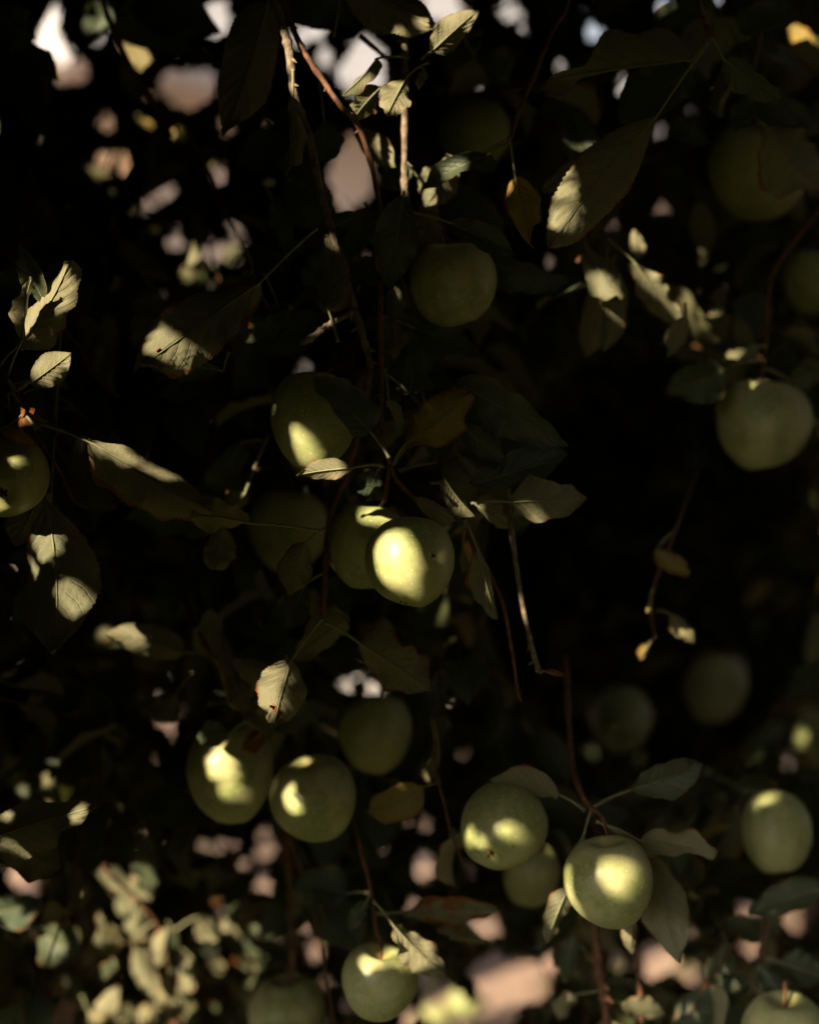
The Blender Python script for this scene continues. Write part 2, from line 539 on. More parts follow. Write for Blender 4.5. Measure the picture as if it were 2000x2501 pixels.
AP(766, 1950, 107, 1.50, 0.92, (-0.1, 1, 0.2), (745, 1835, 1.52), 'round green apple in shade with one faint streak of light on its left')
AP(917, 1788, 88, 1.68, 1.05, (0.1, 1, 0.0), None, 'dim blurred apple between the curled lit leaf and the lower apples')
AP(1226, 2019, 106, 1.45, 0.93, (0.35, 0.55, -0.75), None, 'green apple with its calyx towards the viewer, crossed by slanting sun patches')
AP(1487, 2152, 110, 1.40, 0.96, (0.0, 1, 0.1), (1483, 2035, 1.42), 'pale green apple with an oval sun patch, lower right, lit along its left rim')
AP(1896, 2033, 84, 1.66, 1.13, (0.05, 0.9, -0.42), None, 'narrow green apple near the right edge with small sun flecks on its top')
AP(927, 2398, 92, 1.46, 0.95, (0.05, 1, 0.30), (925, 2285, 1.47), 'green apple with a yellow sunlit top and upright stalk near the bottom')
AP(700, 2478, 95, 1.72, 0.98, (0.0, 1, 0.1), None, 'dark blurred apple at the bottom edge, left of the yellow topped one')
AP(1296, 2135, 70, 1.72, 1.1, (0.2, 1, 0.1), None, 'small dark apple tucked below and behind the one with slanting sun patches')
AP(1514, 1757, 76, 2.3, 1.12, (0.1, 0.5, -0.9), None, 'nearly black apple with calyx showing, in the dark right half')
AP(1748, 1678, 72, 2.45, 1.15, (0.2, 1, 0), None, 'nearly black apple beside a small pale gap in the dark right half')
AP(706, 1292, 98, 1.66, 0.98, (0, 1, 0.1), None, 'very dark apple behind the twig left of the central pair')
AP(1912, 2535, 106, 1.55, 0.95, (0, 1, 0.1), None, 'dim apple cut by the bottom edge near the right corner')
AP(1990, 1800, 62, 2.4, 1.1, (0, 1, 0.1), None, 'black looking apple cut by the right edge, above the sun flecked one')
AP(1992, 690, 78, 1.85, 0.98, (0, 1, 0.1), None, 'dark teal apple cut by the right edge, in the upper half')

# ------------------------------------------------------------------ the tree
tree = empty('apple_tree', at(190, 2300, 3.2))
tree.location.z = 0
tag(tree, 'old apple tree with hanging twigs, worn leaves and dark crown round the apples', 'tree')
TL = tree.location.copy()

def wood(name, pts3, r0, r1, mat, sides=9, knobs=0.22, seed=1, n=10, parent=tree, register=True):
    V, F = tube(spline([p for p in pts3], n), r0, r1, sides, knobs, seed)
    o = mesh_obj(name, [v - TL for v in V], F, mat, parent)
    if register:
        reg(np.array([tuple(v) for v in V]), F)
    return o

class Br:
    """a branch is a mesh under the tree; its leaves are children of it (object origins in branch space)"""
    n = 0
    def __init__(s, pts, r0, r1, d=1.36, mat=None, label=None, name='branch', knobs=0.22, extra=None):
        Br.n += 1
        p3 = [at(p[0], p[1], p[2] if len(p) > 2 else d) for p in pts]
        if extra: p3 = extra + p3
        V, F = tube(spline(p3, 9), r0 / 2 * PX * d, r1 / 2 * PX * d, 9, knobs, Br.n)
        # short spurs and buds
        rr = random.Random(Br.n * 5)
        sp = spline(p3, 9)
        for i in range(4, len(sp) - 3, 5):
            if rr.random() < 0.75:
                q = sp[i]; tdir = (sp[i + 1] - q).normalized()
                dr = (tdir.orthogonal() * rr.uniform(-1, 1) + tdir.cross(tdir.orthogonal()) * rr.uniform(-1, 1) + tdir * 0.6).normalized()
                rb = r1 / 2 * PX * d
                bv, bf = tube([q, q + dr * rb * 1.6, q + dr * rb * 2.6, q + dr * rb * 3.4], rb * 0.75, rb * 0.15, 6, 0.1, Br.n + i)
                k = len(V); V += bv; F += [tuple(a + k for a in f) for f in bf]
        s.o = mesh_obj(name, [v - TL for v in V], F, mat or M_BARK, tree)
        if label: s.o['label'] = label
        reg(np.array([tuple(v) for v in V]), F)
    def leaf(s, *a, **k):
        o = leaf(*a, **k)
        o.parent = s.o
        o.location = o.location - TL
        return o

trunk_top = TL + Vector((0.15, -0.1, 1.45))
wood('trunk', [TL + Vector((0, 0, -0.1)), TL + Vector((0.02, 0.02, 0.5)), TL + Vector((0.1, -0.03, 1.0)), trunk_top], 0.11, 0.075, M_TRUNK, 14, 0.1, 3)
LZ = 2.08
lim1 = [trunk_top - Vector((0, 0, 0.05)), Vector((-0.6, 2.5, 1.85)), Vector((-0.2, 2.0, LZ + 0.1)), Vector((0.1, 1.6, LZ)), Vector((0.5, 1.4, LZ + 0.02)), Vector((1.0, 1.5, LZ - 0.1))]
wood('limb', lim1, 0.06, 0.018, M_TRUNK, 12, 0.1, 4)
lim2 = [Vector((-0.25, 2.05, LZ + 0.08)), Vector((-0.35, 1.7, LZ)), Vector((-0.5, 1.35, LZ)), Vector((-0.8, 1.2, LZ - 0.1))]
wood('limb', lim2, 0.03, 0.012, M_TRUNK, 10, 0.1, 5)

b1 = Br([(655, -420, 1.45), (640, -180, 1.38), (673, 0), (705, 116), (719, 232), (754, 335), (783, 464), (806, 551), (838, 660), (868, 760), (897, 860), (905, 900)], 22, 16, 1.36,
        label='main hanging branch, grey barked and sunlit near the top')
b2 = Br([(672, -150, 1.37), (696, 0), (731, 104), (789, 197), (829, 255), (885, 330, 1.4), (930, 520, 1.42), (935, 640, 1.4), (929, 724, 1.37), (931, 898, 1.36), (934, 1072, 1.35), (951, 1130, 1.36), (940, 1225, 1.39)], 15, 11, 1.37, M_BARKR,
        label='dark red twig crossing the main branch and dropping to the centre apples')
b3 = Br([(975, -380, 1.5), (980, -60, 1.45), (986, 81), (990, 200), (988, 350), (990, 476), (1010, 540), (1040, 600)], 19, 14, 1.42, label='straight grey twig with a sunlit stretch, top centre')
b4 = Br([(1420, -250, 1.5), (1386, 0, 1.43), (1351, 70), (1299, 197), (1262, 285), (1247, 338)], 13, 10, 1.38, M_BARKR, label='bare red twig ending above the yellow leaf')
b5 = Br([(1670, -250, 1.45), (1705, 0, 1.38), (1720, 50), (1734, 92)], 14, 15, 1.36, M_BARKR)
b6 = Br([(2100, 330, 1.7), (2000, 510), (1928, 603), (1882, 684), (1870, 830), (1857, 928)], 12, 9, 1.64, M_BARKR)
b7 = Br([(905, 900, 1.37), (885, 1020, 1.4), (850, 1150, 1.42), (805, 1270, 1.42), (795, 1400, 1.39), (788, 1512, 1.38)], 17, 13, 1.40, M_BARKR, label='dark knobbly branch dropping left of the central apples')
b8 = Br([(-80, 520, 1.6), (0, 600), (70, 690), (170, 815), (240, 920), (290, 970)], 12, 7, 1.52, M_BARKR)
b9 = Br([(-60, 880, 1.36), (20, 930), (50, 985), (81, 1049), (145, 1147), (180, 1217), (214, 1240)], 15, 6, 1.34, M_BARKR, label='thin brown twig beside the apple at the left edge')
b10 = Br([(1180, 1010, 1.44), (1232, 1150), (1249, 1300), (1275, 1474), (1301, 1590), (1316, 1642)], 11, 13, 1.42, M_BARK, label='bare twig with a fat bud at its end, right of the centre apples')
b10b = Br([(1120, 1240, 1.40), (1160, 1330), (1205, 1420), (1229, 1480), (1250, 1590), (1265, 1690), (1274, 1712)], 11, 6, 1.41, M_BARKR)
b11 = Br([(1380, 1600, 1.6), (1395, 1850, 1.48), (1418, 1935), (1442, 1970), (1470, 1997), (1484, 2045)], 14, 10, 1.42, M_BARKR)
b12 = Br([(1440, 2100, 1.62), (1452, 2260), (1464, 2380), (1478, 2460), (1492, 2620)], 20, 22, 1.58, M_BARKR)
b13 = Br([(1545, 2170, 1.6), (1545, 2260), (1562, 2420), (1570, 2600)], 12, 12, 1.6, M_BARKR)
b14 = Br([(1900, 2150, 1.7), (1872, 2240), (1855, 2380), (1862, 2620)], 14, 14, 1.66, M_BARKR)
b16 = Br([(865, 757, 1.36), (841, 772), (800, 795), (765, 822), (733, 838)], 13, 17, 1.345, M_BARK, label='short broken spur catching the light')
b17 = Br([(860, 1960, 1.55), (880, 2070), (905, 2170), (922, 2290, 1.47)], 11, 9, 1.5, M_BARKR)
b18 = Br([(700, 2020, 1.7), (708, 2150), (715, 2300), (720, 2600)], 12, 12, 1.7, M_BARKR)
b19 = Br([(1030, 560, 1.42), (1010, 530, 1.42), (1055, 520, 1.41), (1075, 545, 1.42)], 10, 8, 1.42, M_BARKR)
b20 = Br([(951, 1130, 1.36), (975, 1180, 1.37), (1050, 1240, 1.39), (1120, 1240, 1.40), (1170, 1228, 1.4)], 11, 9, 1.38, M_BARKR)
b21 = Br([(1380, 380, 1.7), (1440, 560, 1.6), (1410, 640, 1.58)], 12, 8, 1.6, M_BARKR)
b22 = Br([(440, 1440, 1.6), (500, 1570, 1.5), (545, 1640, 1.5), (600, 1760, 1.52)], 12, 9, 1.5, M_BARKR)
b23 = Br([(-150, 1950, 1.5), (-60, 2060, 1.42), (0, 2075, 1.4)], 12, 8, 1.4, M_BARKR)
b24 = Br([(1700, -200, 1.6), (1850, 0, 1.6), (1830, 230, 1.56), (1850, 300, 1.55)], 12, 8, 1.56, M_BARKR)
b25 = Br([(260, -300, 1.6), (240, -60, 1.55), (300, 120, 1.6), (420, 330, 1.7)], 14, 10, 1.6, M_BARKR)
b26 = Br([(880, 90, 1.5), (950, 150, 1.5), (990, 190, 1.46)], 12, 8, 1.48, M_BARKR)
b27 = Br([(170, 1960, 1.9), (250, 2110, 1.85), (380, 2250, 1.9), (420, 2400, 1.95), (430, 2600, 1.95)], 12, 12, 1.9, M_BARKR)

# ---- leaves, clockwise through the picture
D = 1.34
b1.leaf((668, -20), (655, 5), (553, 325), 152, D + .05, roll=-14, face='u', bend=.35, side=-.10, tone=.3, brown=.02)
b1.leaf((716, 170), (716, 238), (700, 432), 54, D + .0, roll=30, face='u', fold=.7, tone=.6, wave=.12)
b1.leaf((775, 557), (636, 690), (338, 900), 172, D - .02, dt=D - .05, roll=12, face='u', fold=.25, bend=.55, side=.06, wave=.10, bites=((.80, .10, .022), (.95, -.75, .055)), brown=.13, tone=.75,
        label='broad pale leaf with a hole and browned rim, on a long stalk')
b1.leaf((560, 860), (545, 905), (333, 872), 62, D + .03, roll=-30, face='t', bend=.7, side=-.15, tone=.5)
b1.leaf((826, 836), (800, 750), (795, 572), 104, D - .0, roll=-20, face='u', fold=.15, bend=.9, curl=.3, brown=.22, tone=.5, label='rounded leaf with brown blotches standing against the main branch')
b1.leaf((800, 800), (780, 800), (600, 835), 118, 1.45, roll=10, face='t', tone=.1)
b1.leaf((905, 320), (865, 322), (968, 408), 64, 1.46, roll=15, face='u', tone=.3)
b1.leaf((800, 545), (818, 552), (905, 510), 40, 1.42, roll=30, face='t', tone=.3)
b2.leaf((800, 560), (790, 545), (905, 520), 60, 1.46, roll=20, face='t', tone=.1)
b2.leaf((780, 200), (792, 300), (790, 400), 88, 1.44, roll=-25, face='t', tone=.4)
b2.leaf((740, 330), (735, 400), (785, 470), 76, 1.48, roll=15, face='t', tone=.1)
b2.leaf((815, 90), (840, -50), (1068, 66), 150, 1.40, roll=-15, face='u', tone=.1, bend=.3)
b2.leaf((640, -60), (700, -60), (860, 60), 150, 1.50, roll=15, face='t', tone=.2)
b3.leaf((1000, 140), (922, 143), (836, 232), 40, 1.39, roll=40, face='u', fold=.8, tone=.5)
b3.leaf((1045, 152), (992, 188), (945, 281), 74, 1.37, roll=-6, face='u', fold=.2, bend=.3, tone=.8, label='small oval leaf glowing pale beside the grey twig')
b3.leaf((985, 205), (930, 212), (862, 292), 72, 1.40, roll=-20, face='u', fold=.3, bites=((.45, .95, .07),), tone=.9)
b3.leaf((1028, 146), (1052, 128), (1168, 24), 80, 1.39, roll=10, face='u', fold=.25, wave=.12, tone=.8, tip=.05)
b3.leaf((1020, 165), (1035, 170), (1020, 215), 26, 1.37, roll=20, face='u', tone=.7)
b3.leaf((1090, 378), (1112, 392), (1040, 505), 104, 1.45, roll=-10, face='u', fold=.3, wave=.14, tone=.95)
b3.leaf((1240, 350), (1192, 378), (1028, 464), 52, 1.40, roll=35, face='t', tone=.2)
b3.leaf((988, 470), (985, 478), (950, 705), 118, 1.36, roll=12, face='t', fold=.25, tone=.05, bend=.25, label='dark blue green leaf hanging in front of the apple above the centre')
b3.leaf((1010, 520), (1100, 545), (1257, 622), 72, 1.38, roll=-18, face='t', tone=.8, bend=.3)
b3.leaf((1090, 600), (1180, 640), (1388, 692), 96, 1.47, roll=25, face='t', tone=.5, bend=.4, side=.05)
b3.leaf((960, 650), (985, 690), (950, 800), 60, 1.44, roll=20, face='u', tone=.9)
b3.leaf((1060, 480), (1010, 420), (930, 450), 80, 1.47, roll=20, face='t', tone=.1)
b4.leaf((1242, 335), (1258, 432), (1294, 596), 84, 1.36, roll=8, face='u', fold=.3, wave=.12, bend=.5, yellow=.9, brown=.07, tip=.08, label='yellowed leaf hanging by itself under the red twig')
b4.leaf((1247, 338), (1180, 375), (1205, 420), 50, 1.5, roll=20, face='t', tone=.1)
b5.leaf((1727, 105), (1602, 285), (1345, 602), 172, 1.36, dt=1.33, roll=-6, face='u', fold=.12, bend=.25, side=.10, tone=.25, brown=.05, wave=.06, label='very long dark leaf with a pale rib, slanting down from the right')
b5.leaf((1732, 100), (1690, 145), (1300, 205), 100, 1.42, roll=-38, face='u', fold=.5, wave=.20, side=-.12, tone=.3)
b5.leaf((1732, 100), (1690, 170), (1510, 300), 150, 1.45, roll=20, face='t', tone=.5)
b5.leaf((1737, 95), (1765, 143), (1906, 246), 84, 1.36, roll=22, face='t', tone=.6)
b5.leaf((1725, 110), (1720, 20), (1590, 70), 80, 1.48, roll=22, face='t', tone=.3)
b5.leaf((1760, 130), (1800, 70), (1960, 30), 90, 1.5, roll=-22, face='t', tone=.4)
b5.leaf((1480, 360), (1440, 388), (1330, 472), 52, 1.45, roll=-18, face='u', wave=.14, tone=.9)
b24.leaf((1850, 300), (1868, 308), (2005, 460), 178, 1.50, roll=-22, face='u', fold=.55, wave=.10, tone=.6, label='pale broad leaf with a folded margin over the large dark apple')
b24.leaf((1835, 250), (1830, 245), (1795, 320), 60, 1.55, roll=10, face='t', tone=.3)
b24.leaf((1838, 200), (1850, 200), (2010, 330), 84, 1.52, roll=30, face='t', tone=.2)
b24.leaf((1700, 300), (1640, 300), (1735, 350), 60, 1.6, roll=10, face='t', tone=.3)
b21.leaf((1425, 590), (1430, 600), (1512, 742), 84, 1.52, roll=-12, face='u', fold=.3, wave=.14, tone=.9)
b21.leaf((1484, 585), (1550, 643), (1668, 792), 84, 1.50, roll=-20, face='u', fold=.6, wave=.16, tone=.7, brown=.06)
b21.leaf((1672, 740), (1676, 772), (1628, 872), 50, 1.50, roll=-10, face='u', tone=.8)
b21.leaf((1540, 640), (1560, 630), (1548, 560), 40, 1.6, roll=0, face='u', tone=.8)
b6.leaf((1870, 880), (1790, 892), (1622, 958), 112, 1.58, roll=-18, face='t', tone=.7, bend=.4)
b6.leaf((1872, 850), (1850, 845), (1770, 868), 40, 1.60, roll=40, face='u', tone=.9)
b6.leaf((1870, 900), (1930, 930), (2000, 900), 60, 1.62, roll=30, face='t', tone=.2)
# left cluster
b9.leaf((0, 893), (38, 852), (172, 636), 118, 1.33, roll=-26, face='u', fold=.55, bend=.5, wave=.10, side=.1, tone=.8, label='cupped leaf with a sunlit end above the apple at the left edge')
b9.leaf((20, 915), (55, 830), (78, 678), 46, 1.32, roll=35, face='u', fold=.6, tone=.95)
b9.leaf((70, 800), (108, 735), (48, 590), 58, 1.34, roll=-28, face='t', tone=.6, twist=40, fold=.5)
b9.leaf((30, 940), (78, 935), (176, 862), 88, 1.32, roll=-8, face='u', fold=.22, bend=.4, tone=.95, label='small oval pale leaf at the left edge')
b9.leaf((110, 700), (110, 760), (165, 640), 70, 1.38, roll=-20, face='t', tone=.3)
b9.leaf((60, 960), (95, 950), (125, 1105), 74, 1.40, roll=25, face='t', tone=.2)
b9.leaf((95, 1035), (215, 1078), (512, 1248), 170, 1.34, roll=-24, face='u', fold=.5, bend=.3, side=-.08, twist=24, curl=.5, wave=.16, brown=.17, tone=.5, label='long curled leaf with rust brown upper edge, left of centre')
b9.leaf((90, 1050), (60, 1010), (0, 1050), 60, 1.30, roll=45, face='u', brown=.4, tone=.4, curl=.8, wave=.2)
b9.leaf((108, 1200), (112, 1218), (133, 1600), 190, 1.36, roll=16, face='u', fold=.35, bend=.3, side=-.13, tone=.4, brown=.05, label='large hanging leaf with a long tapering tip below the left apple')
b9.leaf((100, 1190), (110, 1195), (40, 1335), 120, 1.38, roll=-24, face='u', tone=.1)
b8.leaf((0, 700), (-20, 700), (95, 670), 74, 1.48, roll=20, face='t', tone=.9, brown=.1)
b8.leaf((150, 780), (120, 1330), (165, 1440), 90, 1.45, roll=25, face='t', tone=.2)
b7.leaf((778, 1297), (610, 1278), (465, 1262), 78, 1.36, roll=-30, face='u', fold=.4, side=.06, wave=.13, tone=.7)
b7.leaf((560, 1275), (545, 1285), (522, 1388), 92, 1.38, roll=10, face='u', tone=.5, brown=.09)
b7.leaf((795, 1290), (748, 1325), (708, 1455), 96, 1.37, roll=-12, face='u', fold=.3, tone=.45, wave=.1)
b7.leaf((790, 1400), (745, 1430), (700, 1535), 88, 1.41, roll=12, face='t', tone=.3, brown=.06)
b7.leaf((786, 1512), (712, 1612), (668, 1778), 126, 1.37, roll=-14, face='u', fold=.30, bend=.5, wave=.08, bites=((.78, -.15, .075), (.70, .25, .045), (.90, -.6, .05)), brown=.06, tip=.3, tone=.92,
        label='curled leaf with a bitten, browned tip and one sunlit half')
b7.leaf((793, 1518), (880, 1572), (1052, 1692), 128, 1.41, roll=24, face='u', brown=.10, tone=.2, wave=.12)
b7.leaf((700, 1600), (700, 1640), (560, 1620), 80, 1.46, roll=24, face='u', brown=.03, tone=.4)
b7.leaf((640, 1075), (590, 1085), (505, 1190), 80, 1.52, roll=-24, face='t', tone=.3)
b7.leaf((655, 1065), (600, 1200), (565, 1260), 60, 1.50, roll=-24, face='u', tone=.6)
b2.leaf((950, 1118), (905, 1055), (766, 922), 108, 1.31, dt=1.29, roll=24, face='t', fold=.3, bend=.35, tone=.2, label='dark leaf lying across the shoulder of an apple')
b2.leaf((934, 1136), (864, 1142), (724, 1160), 54, 1.34, roll=-25, face='u', fold=.25, bend=.35, tone=.95, label='narrow sunlit leaf beneath the apple with the leaf over its shoulder')
b2.leaf((940, 1140), (925, 1145), (900, 1215), 76, 1.38, roll=20, face='t', tone=.2)
b2.leaf((958, 1135), (990, 1085), (1138, 968), 138, 1.36, roll=-10, face='u', fold=.3, bend=.7, wave=.18, curl=.2, yellow=.75, brown=.16, tone=.5, label='crumpled yellow and brown leaf above the central apples')
b2.leaf((930, 905), (1000, 960), (1010, 830), 90, 1.42, roll=24, face='t', tone=.1)
b2.leaf((930, 770), (1010, 800), (1140, 860), 116, 1.42, roll=-22, face='t', tone=.15)
b2.leaf((934, 800), (960, 880), (1060, 950), 76, 1.44, roll=24, face='t', tone=.4)
b2.leaf((940, 900), (950, 980), (975, 1060), 40, 1.38, roll=34, face='u', tone=.7)
b2.leaf((930, 640), (965, 700), (955, 790), 50, 1.42, roll=24, face='u', tone=.8)
b20.leaf((960, 1135), (1120, 935), (1386, 1086), 130, 1.40, roll=22, face='t', tone=.55, fold=.3, side=.06)
b20.leaf((1110, 1032), (1125, 1040), (1230, 1132), 74, 1.385, roll=10, face='t', tone=.75, side=.1)
b20.leaf((1050, 1180), (1150, 1185), (1388, 1108), 100, 1.41, roll=-24, face='t', tone=.65, side=-.12)
b20.leaf((1165, 1229), (1250, 1226), (1428, 1222), 116, 1.37, roll=12, face='u', tone=.35, fold=.2, label='flat oval leaf held out to the right on a thin pale stalk')
b20.leaf((1085, 1170), (1088, 1175), (1160, 1262), 54, 1.37, roll=-36, face='u', tone=.9, fold=.6, brown=.05)
b20.leaf((1060, 1240), (1110, 1272), (1020, 1215), 54, 1.36, roll=20, face='u', tone=.7, yellow=.3)
b20.leaf((1150, 1230), (1165, 1235), (1240, 1290), 60, 1.39, roll=30, face='u', tone=.3, brown=.1)
b20.leaf((975, 1150), (1060, 1130), (1100, 1050), 80, 1.42, roll=-24, face='t', tone=.55)
b10b.leaf((1135, 1270), (1166, 1340), (1214, 1512), 76, 1.38, roll=-22, face='u', tone=.4, fold=.3, curl=.3, brown=.10, label='drooping leaf with a rusty right margin beside the central apple')
b10b.leaf((1135, 1270), (1130, 1340), (1128, 1400), 22, 1.40, roll=30, face='u', tone=.4)
# lower left
b22.leaf((515, 1600), (448, 1592), (258, 1548), 94, 1.53, roll=-20, face='u', fold=.3, bend=.6, tone=.95, label='blurred leaf with a bright sunlit tip, left of the curled leaf')
b22.leaf((520, 1615), (518, 1605), (512, 1482), 82, 1.52, roll=12, face='u', tone=.9)
b22.leaf((540, 1640), (560, 1720), (640, 1650), 100, 1.50, roll=-12, face='u', tone=.3, brown=.03)
b22.leaf((470, 1640), (430, 1700), (380, 1760), 80, 1.62, roll=20, face='u', brown=.15, tone=.4)
b22.leaf((600, 1760), (560, 1795), (480, 1800), 70, 1.50, roll=20, face='t', tone=.4)
b22.leaf((600, 1760), (640, 1790), (590, 1830), 60, 1.51, roll=20, face='u', brown=.5, tone=.4)
b23.leaf((-60, 2070), (-30, 2052), (238, 1970), 140, 1.37, roll=-12, face='u', fold=.45, bend=.5, wave=.16, side=-.1, tip=.12, brown=.04, tone=.7, label='crinkled leaf reaching in from the left edge, sunlit at its tip')
b23.leaf((-10, 2080), (10, 2075), (150, 2120), 130, 1.41, roll=20, face='u', wave=.12, brown=.1, tone=.3)
b23.leaf((-20, 1880), (-20, 1890), (45, 1878), 26, 1.38, roll=20, face='t', tone=.9)
b27.leaf((200, 2080), (225, 2095), (372, 2196), 56, 1.9, roll=-10, face='u', tone=.95, side=.1)
b27.leaf((330, 2130), (345, 2110), (325, 2240), 40, 1.9, roll=-10, face='u', tone=.95)
b27.leaf((360, 2000), (355, 2035), (372, 2185), 76, 1.75, roll=20, face='t', tone=.7)
b27.leaf((380, 2250), (330, 2290), (345, 2200), 54, 1.9, roll=10, face='u', tone=.8)
b27.leaf((400, 2300), (420, 2260), (385, 2360), 60, 1.9, roll=-10, face='u', tone=.95)
b27.leaf((400, 2330), (330, 2320), (385, 2440), 64, 1.92, roll=0, face='u', tone=.95)
b27.leaf((420, 2300), (470, 2340), (450, 2480), 52, 1.92, roll=-14, face='u', tone=.95)
b27.leaf((430, 2270), (480, 2240), (535, 2300), 56, 1.92, roll=-14, face='u', tone=.85)
b27.leaf((200, 2430), (230, 2500), (290, 2410), 60, 1.92, roll=-14, face='u', tone=.95)
b27.leaf((500, 2400), (560, 2390), (620, 2440), 36, 1.9, roll=-14, face='u', tone=.95)
b27.leaf((400, 2400), (380, 2500), (440, 2440), 50, 1.9, roll=-14, face='u', tone=.9)
b27.leaf((100, 2330), (100, 2280), (205, 2330), 110, 1.7, roll=14, face='t', tone=.5)
b27.leaf((0, 2480), (0, 2500), (150, 2440), 110, 1.6, roll=14, face='t', tone=.6, brown=.08)
b27.leaf((-10, 2230), (-10, 2230), (110, 2200), 90, 1.7, roll=14, face='t', tone=.6)
_r = random.Random(21)
BANK = []
for _i in range(32):
    bx, by = 205 + (_i % 5) * 92 + _r.uniform(-46, 46), 2125 + (_i // 5) * 60 + _r.uniform(-34, 34)
    if (bx > 560 and by > 2380) or (bx > 460 and by < 2220): continue
    ang = _r.uniform(0.7, 2.5); ln = _r.uniform(50, 125)
    b27.leaf((bx - 8, by - 14), (bx, by), (bx + math.cos(ang) * ln * .7, by + math.sin(ang) * ln), _r.uniform(34, 78), 1.8 + _r.uniform(0, .3), roll=_r.uniform(-50, 45), face=_r.choice('uuut'), tone=_r.uniform(.0, .99), n=20, m=3,
             yellow=_r.choice([0, 0, .25]), curl=-.1, wave=.05, bend=.25, fold=.25)
    if _r.random() < .5: BANK.append((bx + math.cos(ang) * ln * .3, by + math.sin(ang) * ln * .45, _r.uniform(12, 24)))
b17.leaf((905, 2180), (898, 2198), (852, 2272), 42, 1.5, roll=14, face='t', tone=.9)
b17.leaf((900, 2180), (850, 2182), (706, 2158), 94, 1.55, roll=24, face='t', tone=.6)
b17.leaf((912, 2200), (962, 2262), (1108, 2398), 84, 1.44, roll=-18, face='u', fold=.4, wave=.12, bend=.6, tone=.9, brown=.03, label='leaf with a sunlit upper half over the yellow topped apple')
b17.leaf((920, 2230), (1215, 2228), (985, 2240), 76, 1.55, roll=-24, face='u', tone=.1, brown=.35, wave=.14)
b17.leaf((1100, 2290), (1180, 2300), (1060, 2270), 40, 1.55, roll=-24, face='u', tone=.1, brown=.1)
# lower right
b11.leaf((1428, 1980), (1368, 1942), (1198, 1908), 76, 1.43, roll=-26, face='u', fold=.4, side=.16, tone=.5, label='arched grey green leaf over the apple with slanting sun patches')
b11.leaf((1446, 1972), (1536, 1930), (1714, 1864), 92, 1.45, roll=20, face='t', tone=.5)
b11.leaf((1455, 2005), (1560, 2052), (1746, 2092), 84, 1.42, roll=28, face='u', tone=.35, wave=.12, brown=.05)
b11.leaf((1470, 2010), (1596, 2090), (1660, 2352), 112, 1.46, roll=-22, face='u', twist=30, tone=.25, label='large drooping leaf behind the lower right apple')
b11.leaf((1445, 1970), (1425, 2040), (1395, 2090), 20, 1.45, roll=30, face='u', tone=.5)
b12.leaf((1440, 2150), (1386, 2172), (1336, 2302), 62, 1.44, roll=-24, face='u', tone=.9, tip=.22, label='lit leaf with a brown tip left of the lower right apple')
b12.leaf((1500, 2230), (1545, 2235), (1540, 2330), 44, 1.46, roll=-20, face='u', tone=.9)
b12.leaf((1480, 2440), (1620, 2476), (1518, 2456), 60, 1.6, roll=-20, face='u', tone=.9)
b12.leaf((1480, 2420), (1400, 2430), (1360, 2490), 56, 1.62, roll=-20, face='u', tone=.5)
b12.leaf((1470, 2380), (1400, 2290), (1380, 2400), 70, 1.62, roll=20, face='t', tone=.5)
b14.leaf((1880, 2230), (2010, 2170), (1830, 2236), 90, 1.6, roll=20, face='t', tone=.7)
b14.leaf((1870, 2340), (2010, 2390), (1900, 2345), 84, 1.62, roll=20, face='t', tone=.5)
b14.leaf((1860, 2300), (1850, 2290), (1760, 2250), 70, 1.66, roll=20, face='t', tone=.5)
b14.leaf((1860, 2440), (1830, 2400), (1690, 2470), 80, 1.62, roll=20, face='t', tone=.5)
b14.leaf((1860, 2440), (1850, 2360), (1930, 2420), 60, 1.62, roll=20, face='t', tone=.3)
# rust coloured dead spur leaves over the left apple, curled dead leaves elsewhere
b9.leaf((20, 960), (25, 1000), (92, 1046), 42, 1.32, roll=20, face='u', brown=.6, curl=.6, wave=.25, n=30, m=5)
b9.leaf((30, 960), (45, 985), (60, 1052), 34, 1.31, roll=-30, face='t', brown=.6, curl=.7, wave=.25, n=30, m=5)
b9.leaf((10, 990), (70, 1010), (100, 1050), 30, 1.32, roll=10, face='u', brown=.6, curl=.5, wave=.25, n=30, m=5)
b9.leaf((20, 930), (40, 955), (80, 925), 16, 1.31, roll=0, face='u', tone=.9, n=20, m=3)
b9.leaf((20, 930), (35, 960), (50, 1000), 16, 1.31, roll=0, face='u', tone=.9, yellow=.4, n=20, m=3)
b10.leaf((1318, 1644), (1330, 1640), (1376, 1652), 20, 1.42, roll=20, face='u', brown=.5, curl=.6, n=20, m=3)
b1.leaf((810, 700), (800, 735), (812, 790), 12, 1.36, roll=20, face='u', n=20, m=3)
b28 = Br([(1700, 1150, 1.75), (1650, 1290), (1600, 1420), (1590, 1500), (1600, 1560)], 9, 6, 1.6, M_BARKR)
b28.leaf((1640, 1300), (1600, 1345), (1680, 1392), 74, 1.55, roll=-10, face='u', yellow=.8, brown=.2, curl=.6, wave=.2)
b28.leaf((1595, 1440), (1588, 1450), (1580, 1500), 18, 1.55, roll=10, face='u', yellow=.6, curl=.5)
b28.leaf((1600, 1560), (1592, 1562), (1560, 1614), 34, 1.55, roll=-10, face='u', yellow=1, brown=.1, curl=.6, wave=.2)
b28.leaf((1600, 1490), (1636, 1500), (1694, 1572), 46, 1.58, roll=-10, face='u', tone=.9, yellow=.3, wave=.15)
b29 = Br([(462, 470, 2.3), (464, 545), (470, 620), (452, 700)], 20, 24, 2.25, M_BARK)
b29.leaf((470, 690), (510, 684), (604, 568), 34, 2.25, roll=-10, face='u', tone=.95)
b29.leaf((460, 680), (470, 680), (515, 690), 26, 2.25, roll=-10, face='u', tone=.95, yellow=.3)
